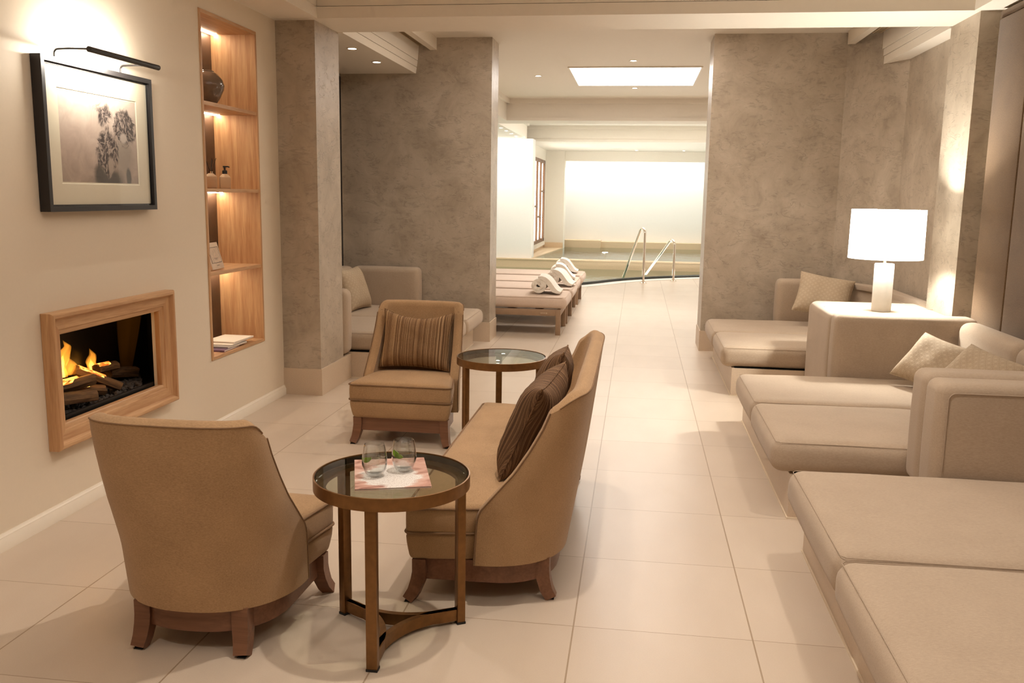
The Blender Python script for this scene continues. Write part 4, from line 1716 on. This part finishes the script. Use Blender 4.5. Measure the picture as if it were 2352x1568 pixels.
for k_ in (K4, K5):
    settle(k_, [DB2], [(-a, -c, b) for a, c, b in ((1, 0, .1), (1, .5, .1), (1, .5, .4), (.7, 1, .3), (0, 1, .2), (.5, .3, 1), (.1, .1, 1), (1, 0, 1))])
settle(K5, [K4], (0, -1, 0))
settle(K6, [DB3], [(-a, -c, b) for a, c, b in ((1, 0, .1), (1, 1, .1), (0, 1, .1), (0, 1, .4), (.5, 1, .5), (0, .5, 1), (0, .1, 1))])
settle(K7, [DB4], [(a, 0, b) for a, b in ((1, .1), (1, .4), (1, 1), (.4, 1), (.1, 1))])

# ================================================================ TABLE LAMP
t = thing('table_lamp', 'white table lamp with glowing drum shade on the padded console', 'lamp', (1.618, 6.16, ZP))
bm = new()
lathe(bm, [(0, 0), (.060, 0), (.0615, .003), (.0615, .306), (.058, .312), (0, .312)], 44)
finish('base', bm, M_CERAM, t, 40)
bm = new()
tube(bm, [(0, 0, .310), (0, 0, .42)], .009, 14)
finish('stem', bm, M_BRASS, t)
bm = new()
lathe(bm, [(.230, .345), (.232, .345), (.229, .663), (.227, .663), (.230, .345)], 64)
finish('shade', bm, M_SHADE, t, 40)
bm = new()
lathe(bm, [(0, .41), (.02, .415), (.03, .45), (.02, .485), (0, .49)], 20)
finish('bulb', bm, emit('lamp_bulb_glow', (1, .95, .82, 1), 8), t)
l = light('table_lamp_bulb', 'POINT', (0, 0, .475), 110, (1, .97, .88), size=.06)
l.parent = t

# ================================================================ FABRIC WALL PANELS
def wall_panel(label, y0, y1):
    t = thing('wall_panel', label, 'wall panel', (0, 0, 0), group='fabric wall panels')
    b = new()
    box(b, 2.118, 2.19, y0, y1, .25, 2.555, .012, 3)
    finish('padding', b, M_HEAD, t, 40)
    return t


wall_panel('taupe fabric wall panel beside the lit plaster pier', 5.502, 5.985)
wall_panel('taupe fabric wall panel at the right edge of the photo', 1.3, 5.496)
bm = new()
box(bm, 2.13, 2.2, 3.0, 6.0, 2.56, 2.60)
struct('trim_12', bm, M_HEAD, smooth=0)
t = thing('wall_panel', 'dark fabric wall panel behind the left alcove daybed', 'wall panel', (0, 0, 0))
b = new()
box(b, -2.948, -2.925, 6.9, 8.70, .3, 2.58, .006, 2)
finish('padding', b, plain('black_brown_fabric', lin(40, 31, 23), .8), t, 40)

# ================================================================ POOL LOUNGERS AND TOWELS
def lounger(label):
    t = thing('pool_lounger', label, 'sun lounger', (0, 0, 0), group='pool loungers in a row')
    W, X0, X1 = .74, -2.75, -.715
    b = puff((X1 - X0) / 2, W / 2, .062, .045, 14, .012, .006)
    bmesh.ops.translate(b, vec=((X0 + X1) / 2, W / 2, .343), verts=b.verts)
    mt = finish('mattress', b, M_LOUNGE, t, 70)
    bm = new()
    tube(bm, [(X0 + .05, .012, .398), (X1 - .05, .012, .398), (X1 - .012, .05, .398), (X1 - .012, W - .05, .398), (X1 - .05, W - .012, .398), (X0 + .05, W - .012, .398)], .004, 6)
    finish('piping', bm, M_LOUNGE, mt)
    bm = new()
    for a in ((X0 + .03, X1 - .06, .01, .05), (X0 + .03, X1 - .06, W - .05, W - .01), (X1 - .10, X1 - .06, .05, W - .05), (X0 + .03, X0 + .07, .05, W - .05)):
        box(bm, *a, .205, .273, .004, 2)
    for k in range(6):
        box(bm, X0 + .2 + .3 * k, X0 + .28 + .3 * k, .05, W - .05, .255, .272)
    finish('frame', bm, M_LFRAME, t, 30)
    for xx in (X0 + .035, X1 - .11):
        for yy in (.005, W - .053):
            bm = new()
            box(bm, xx, xx + .052, yy, yy + .048, 0, .272, .003, 2)
            finish('leg', bm, M_LFRAME, t, 30)
    bm = new()
    box(bm, -.985, -.915, .006, .0095, .226, .240)
    pl = finish('name_plate', bm, plain('pale_metal_plate', lin(204, 184, 160), .3, .6), t, 0)
    bm = new()
    for k in range(5):
        box(bm, -.975 + k * .0105, -.969 + k * .0105, .0052, .006, .229, .237)
    finish('plate_print', bm, M_LFRAME, pl, 0)
    return t


LY = [9.34, 10.235, 11.12, 12.10]
ordn = ['nearest the viewer', 'second from the viewer', 'third from the viewer', 'farthest from the viewer']
lg = lounger('beige pool lounger with white towel, ' + ordn[0])
lg.location = (0, LY[0], 0)
for k in (1, 2, 3):
    dup(lg, (-.01 + .015 * (k % 2), LY[k], 0), label='beige pool lounger with white towel, ' + ordn[k])


def towel(label):
    t = thing('rolled_towel', label, 'towel', (0, 0, 0), group='rolled towels on the loungers')
    # spiral roll along y with a tail draped to +x
    th = .030
    path = []
    n = 60
    turns = 2.3
    for i in range(n + 1):
        u = i / n
        a = -PI / 2 - 2 * PI * turns * (1 - u) + PI * 1.0
        r = .017 + (.080 - .017) * u
        path.append(Vector((r * math.cos(a), 0, .096 + r * math.sin(a) * .98)))
    # path now ends at the top of the roll; continue with the tail
    a0 = path[-1]
    tail = [(.038, .176), (.072, .167), (.103, .146), (.13, .115), (.155, .082), (.18, .052), (.208, .029), (.24, .017)]
    path += [Vector((x, 0, z)) for x, z in tail]
    ny = 14
    bm = new()
    rnd = random.Random(5)
    rows = []
    for i, p in enumerate(path):
        q0, q1 = path[max(0, i - 1)], path[min(len(path) - 1, i + 1)]
        tg = (q1 - q0).normalized()
        nm = Vector((-tg.z, 0, tg.x))
        inr, outr = [], []
        ti = th if i <= n else (.02 if i == len(path) - 1 else th + .022 * min(1, (i - n) / 3))
        ti = max(.008, min(ti, p.z + th / 2 - .009)) if i > n else th
        for j in range(ny + 1):
            y = -.01 + .40 * j / ny
            w = .003 * math.sin(14 * y + i * .35) + (.004 * math.sin(25 * y + 2) if i > n else 0)
            e = .0045 * math.sin(i * .9) if j in (0, ny) else 0
            outr.append(bm.verts.new(p + nm * (th / 2 + w) + Vector((0, y + e, 0))))
            inr.append(bm.verts.new(p - nm * (ti - th / 2 - w) + Vector((0, y + e, 0))))
        rows.append((outr, inr))
    for (o0, i0), (o1, i1) in zip(rows, rows[1:]):
        for j in range(ny):
            bm.faces.new((o0[j], o0[j + 1], o1[j + 1], o1[j]))
            bm.faces.new((i0[j + 1], i0[j], i1[j], i1[j + 1]))
        bm.faces.new((o0[0], o1[0], i1[0], i0[0]))
        bm.faces.new((o1[ny], o0[ny], i0[ny], i1[ny]))
    for o_, i_ in (rows[0], rows[-1]):
        for j in range(ny):
            bm.faces.new((o_[j], o_[j + 1], i_[j + 1], i_[j]))
    finish('towel_roll', bm, M_TOWEL, t, 60)
    return t


tw = towel('white rolled towel on the lounger ' + ordn[0])
tw.location = (-1.035, LY[0] + .17, .4155)
for k in (1, 2, 3):
    dup(tw, (-1.035 + (.0, .06, .03, .0)[k], LY[k] + .17, .4155), (0, 0, R((0, -4, 3, 2)[k])), label='white rolled towel on the lounger ' + ordn[k])

# ================================================================ POOL HAND RAILS
def rail(label, foot, top, end):
    t = thing('pool_handrail', label, 'handrail', (foot[0], foot[1], 0), group='steel pool handrails')
    bm = new()
    f = Vector((0, 0, 0))
    tp = Vector((top[0] - foot[0], top[1] - foot[1], top[2]))
    en = Vector((end[0] - foot[0], end[1] - foot[1], end[2]))
    D = Vector((en.x, en.y, 0)).length
    dr = Vector((en.x, en.y, 0)) / D
    rr = .095
    zc = top[2] - rr
    # tangent from the end point to the arc (plane: s along dr, z up)
    ex, ez = D - rr, en.z - zc
    dist = math.hypot(ex, ez)
    ang = math.atan2(ez, ex) + math.acos(rr / dist)
    P = [f, Vector((0, 0, zc * .5))]
    for k in range(0, 21):
        a = PI + (ang - PI) * k / 20
        P.append(dr * (rr + rr * math.cos(a)) + Vector((0, 0, zc + rr * math.sin(a))))
    P.append(en)
    tube(bm, P, .0215, 16)
    finish('rail', bm, M_CHROME, t, 60)
    bm = new()
    lathe(bm, [(0, 0), (.062, 0), (.062, .006), (.03, .022), (.0215, .024)], 24)
    finish('flange', bm, M_CHROME, t, 40)


rail('taller looking steel handrail at the pool edge, nearer the loungers', (.13, 15.54), (0, 15.65, .935), (-.25, 16.27, -.05))
rail('steel handrail at the pool edge, nearer the right plaster wall', (.662, 16.11), (.5, 16.25, .72), (.13, 17.0, -.05))
# ==== WORLD ====
w = bpy.data.worlds.new('world')
SC.world = w
w.use_nodes = True
w.node_tree.nodes['Background'].inputs[0].default_value = (1, .88, .72, 1)
w.node_tree.nodes['Background'].inputs[1].default_value = .02
SC.view_settings.view_transform = 'Standard'
SC.view_settings.look = 'None'
SC.view_settings.gamma = 1.0
SC.view_settings.exposure = 0.0
SC.view_settings.use_curve_mapping = False
SC.cycles.use_denoising = True
SC.cycles.max_bounces = 7
SC.cycles.diffuse_bounces = 4
SC.cycles.glossy_bounces = 3
SC.cycles.volume_bounces = 0
SC.cycles.use_adaptive_sampling = True
SC.cycles.adaptive_threshold = .09
SC.cycles.adaptive_min_samples = 12
SC.cycles.transparent_max_bounces = 12
SC.cycles.caustics_reflective = False
SC.cycles.caustics_refractive = False
SC.cycles.sample_clamp_indirect = 4.0
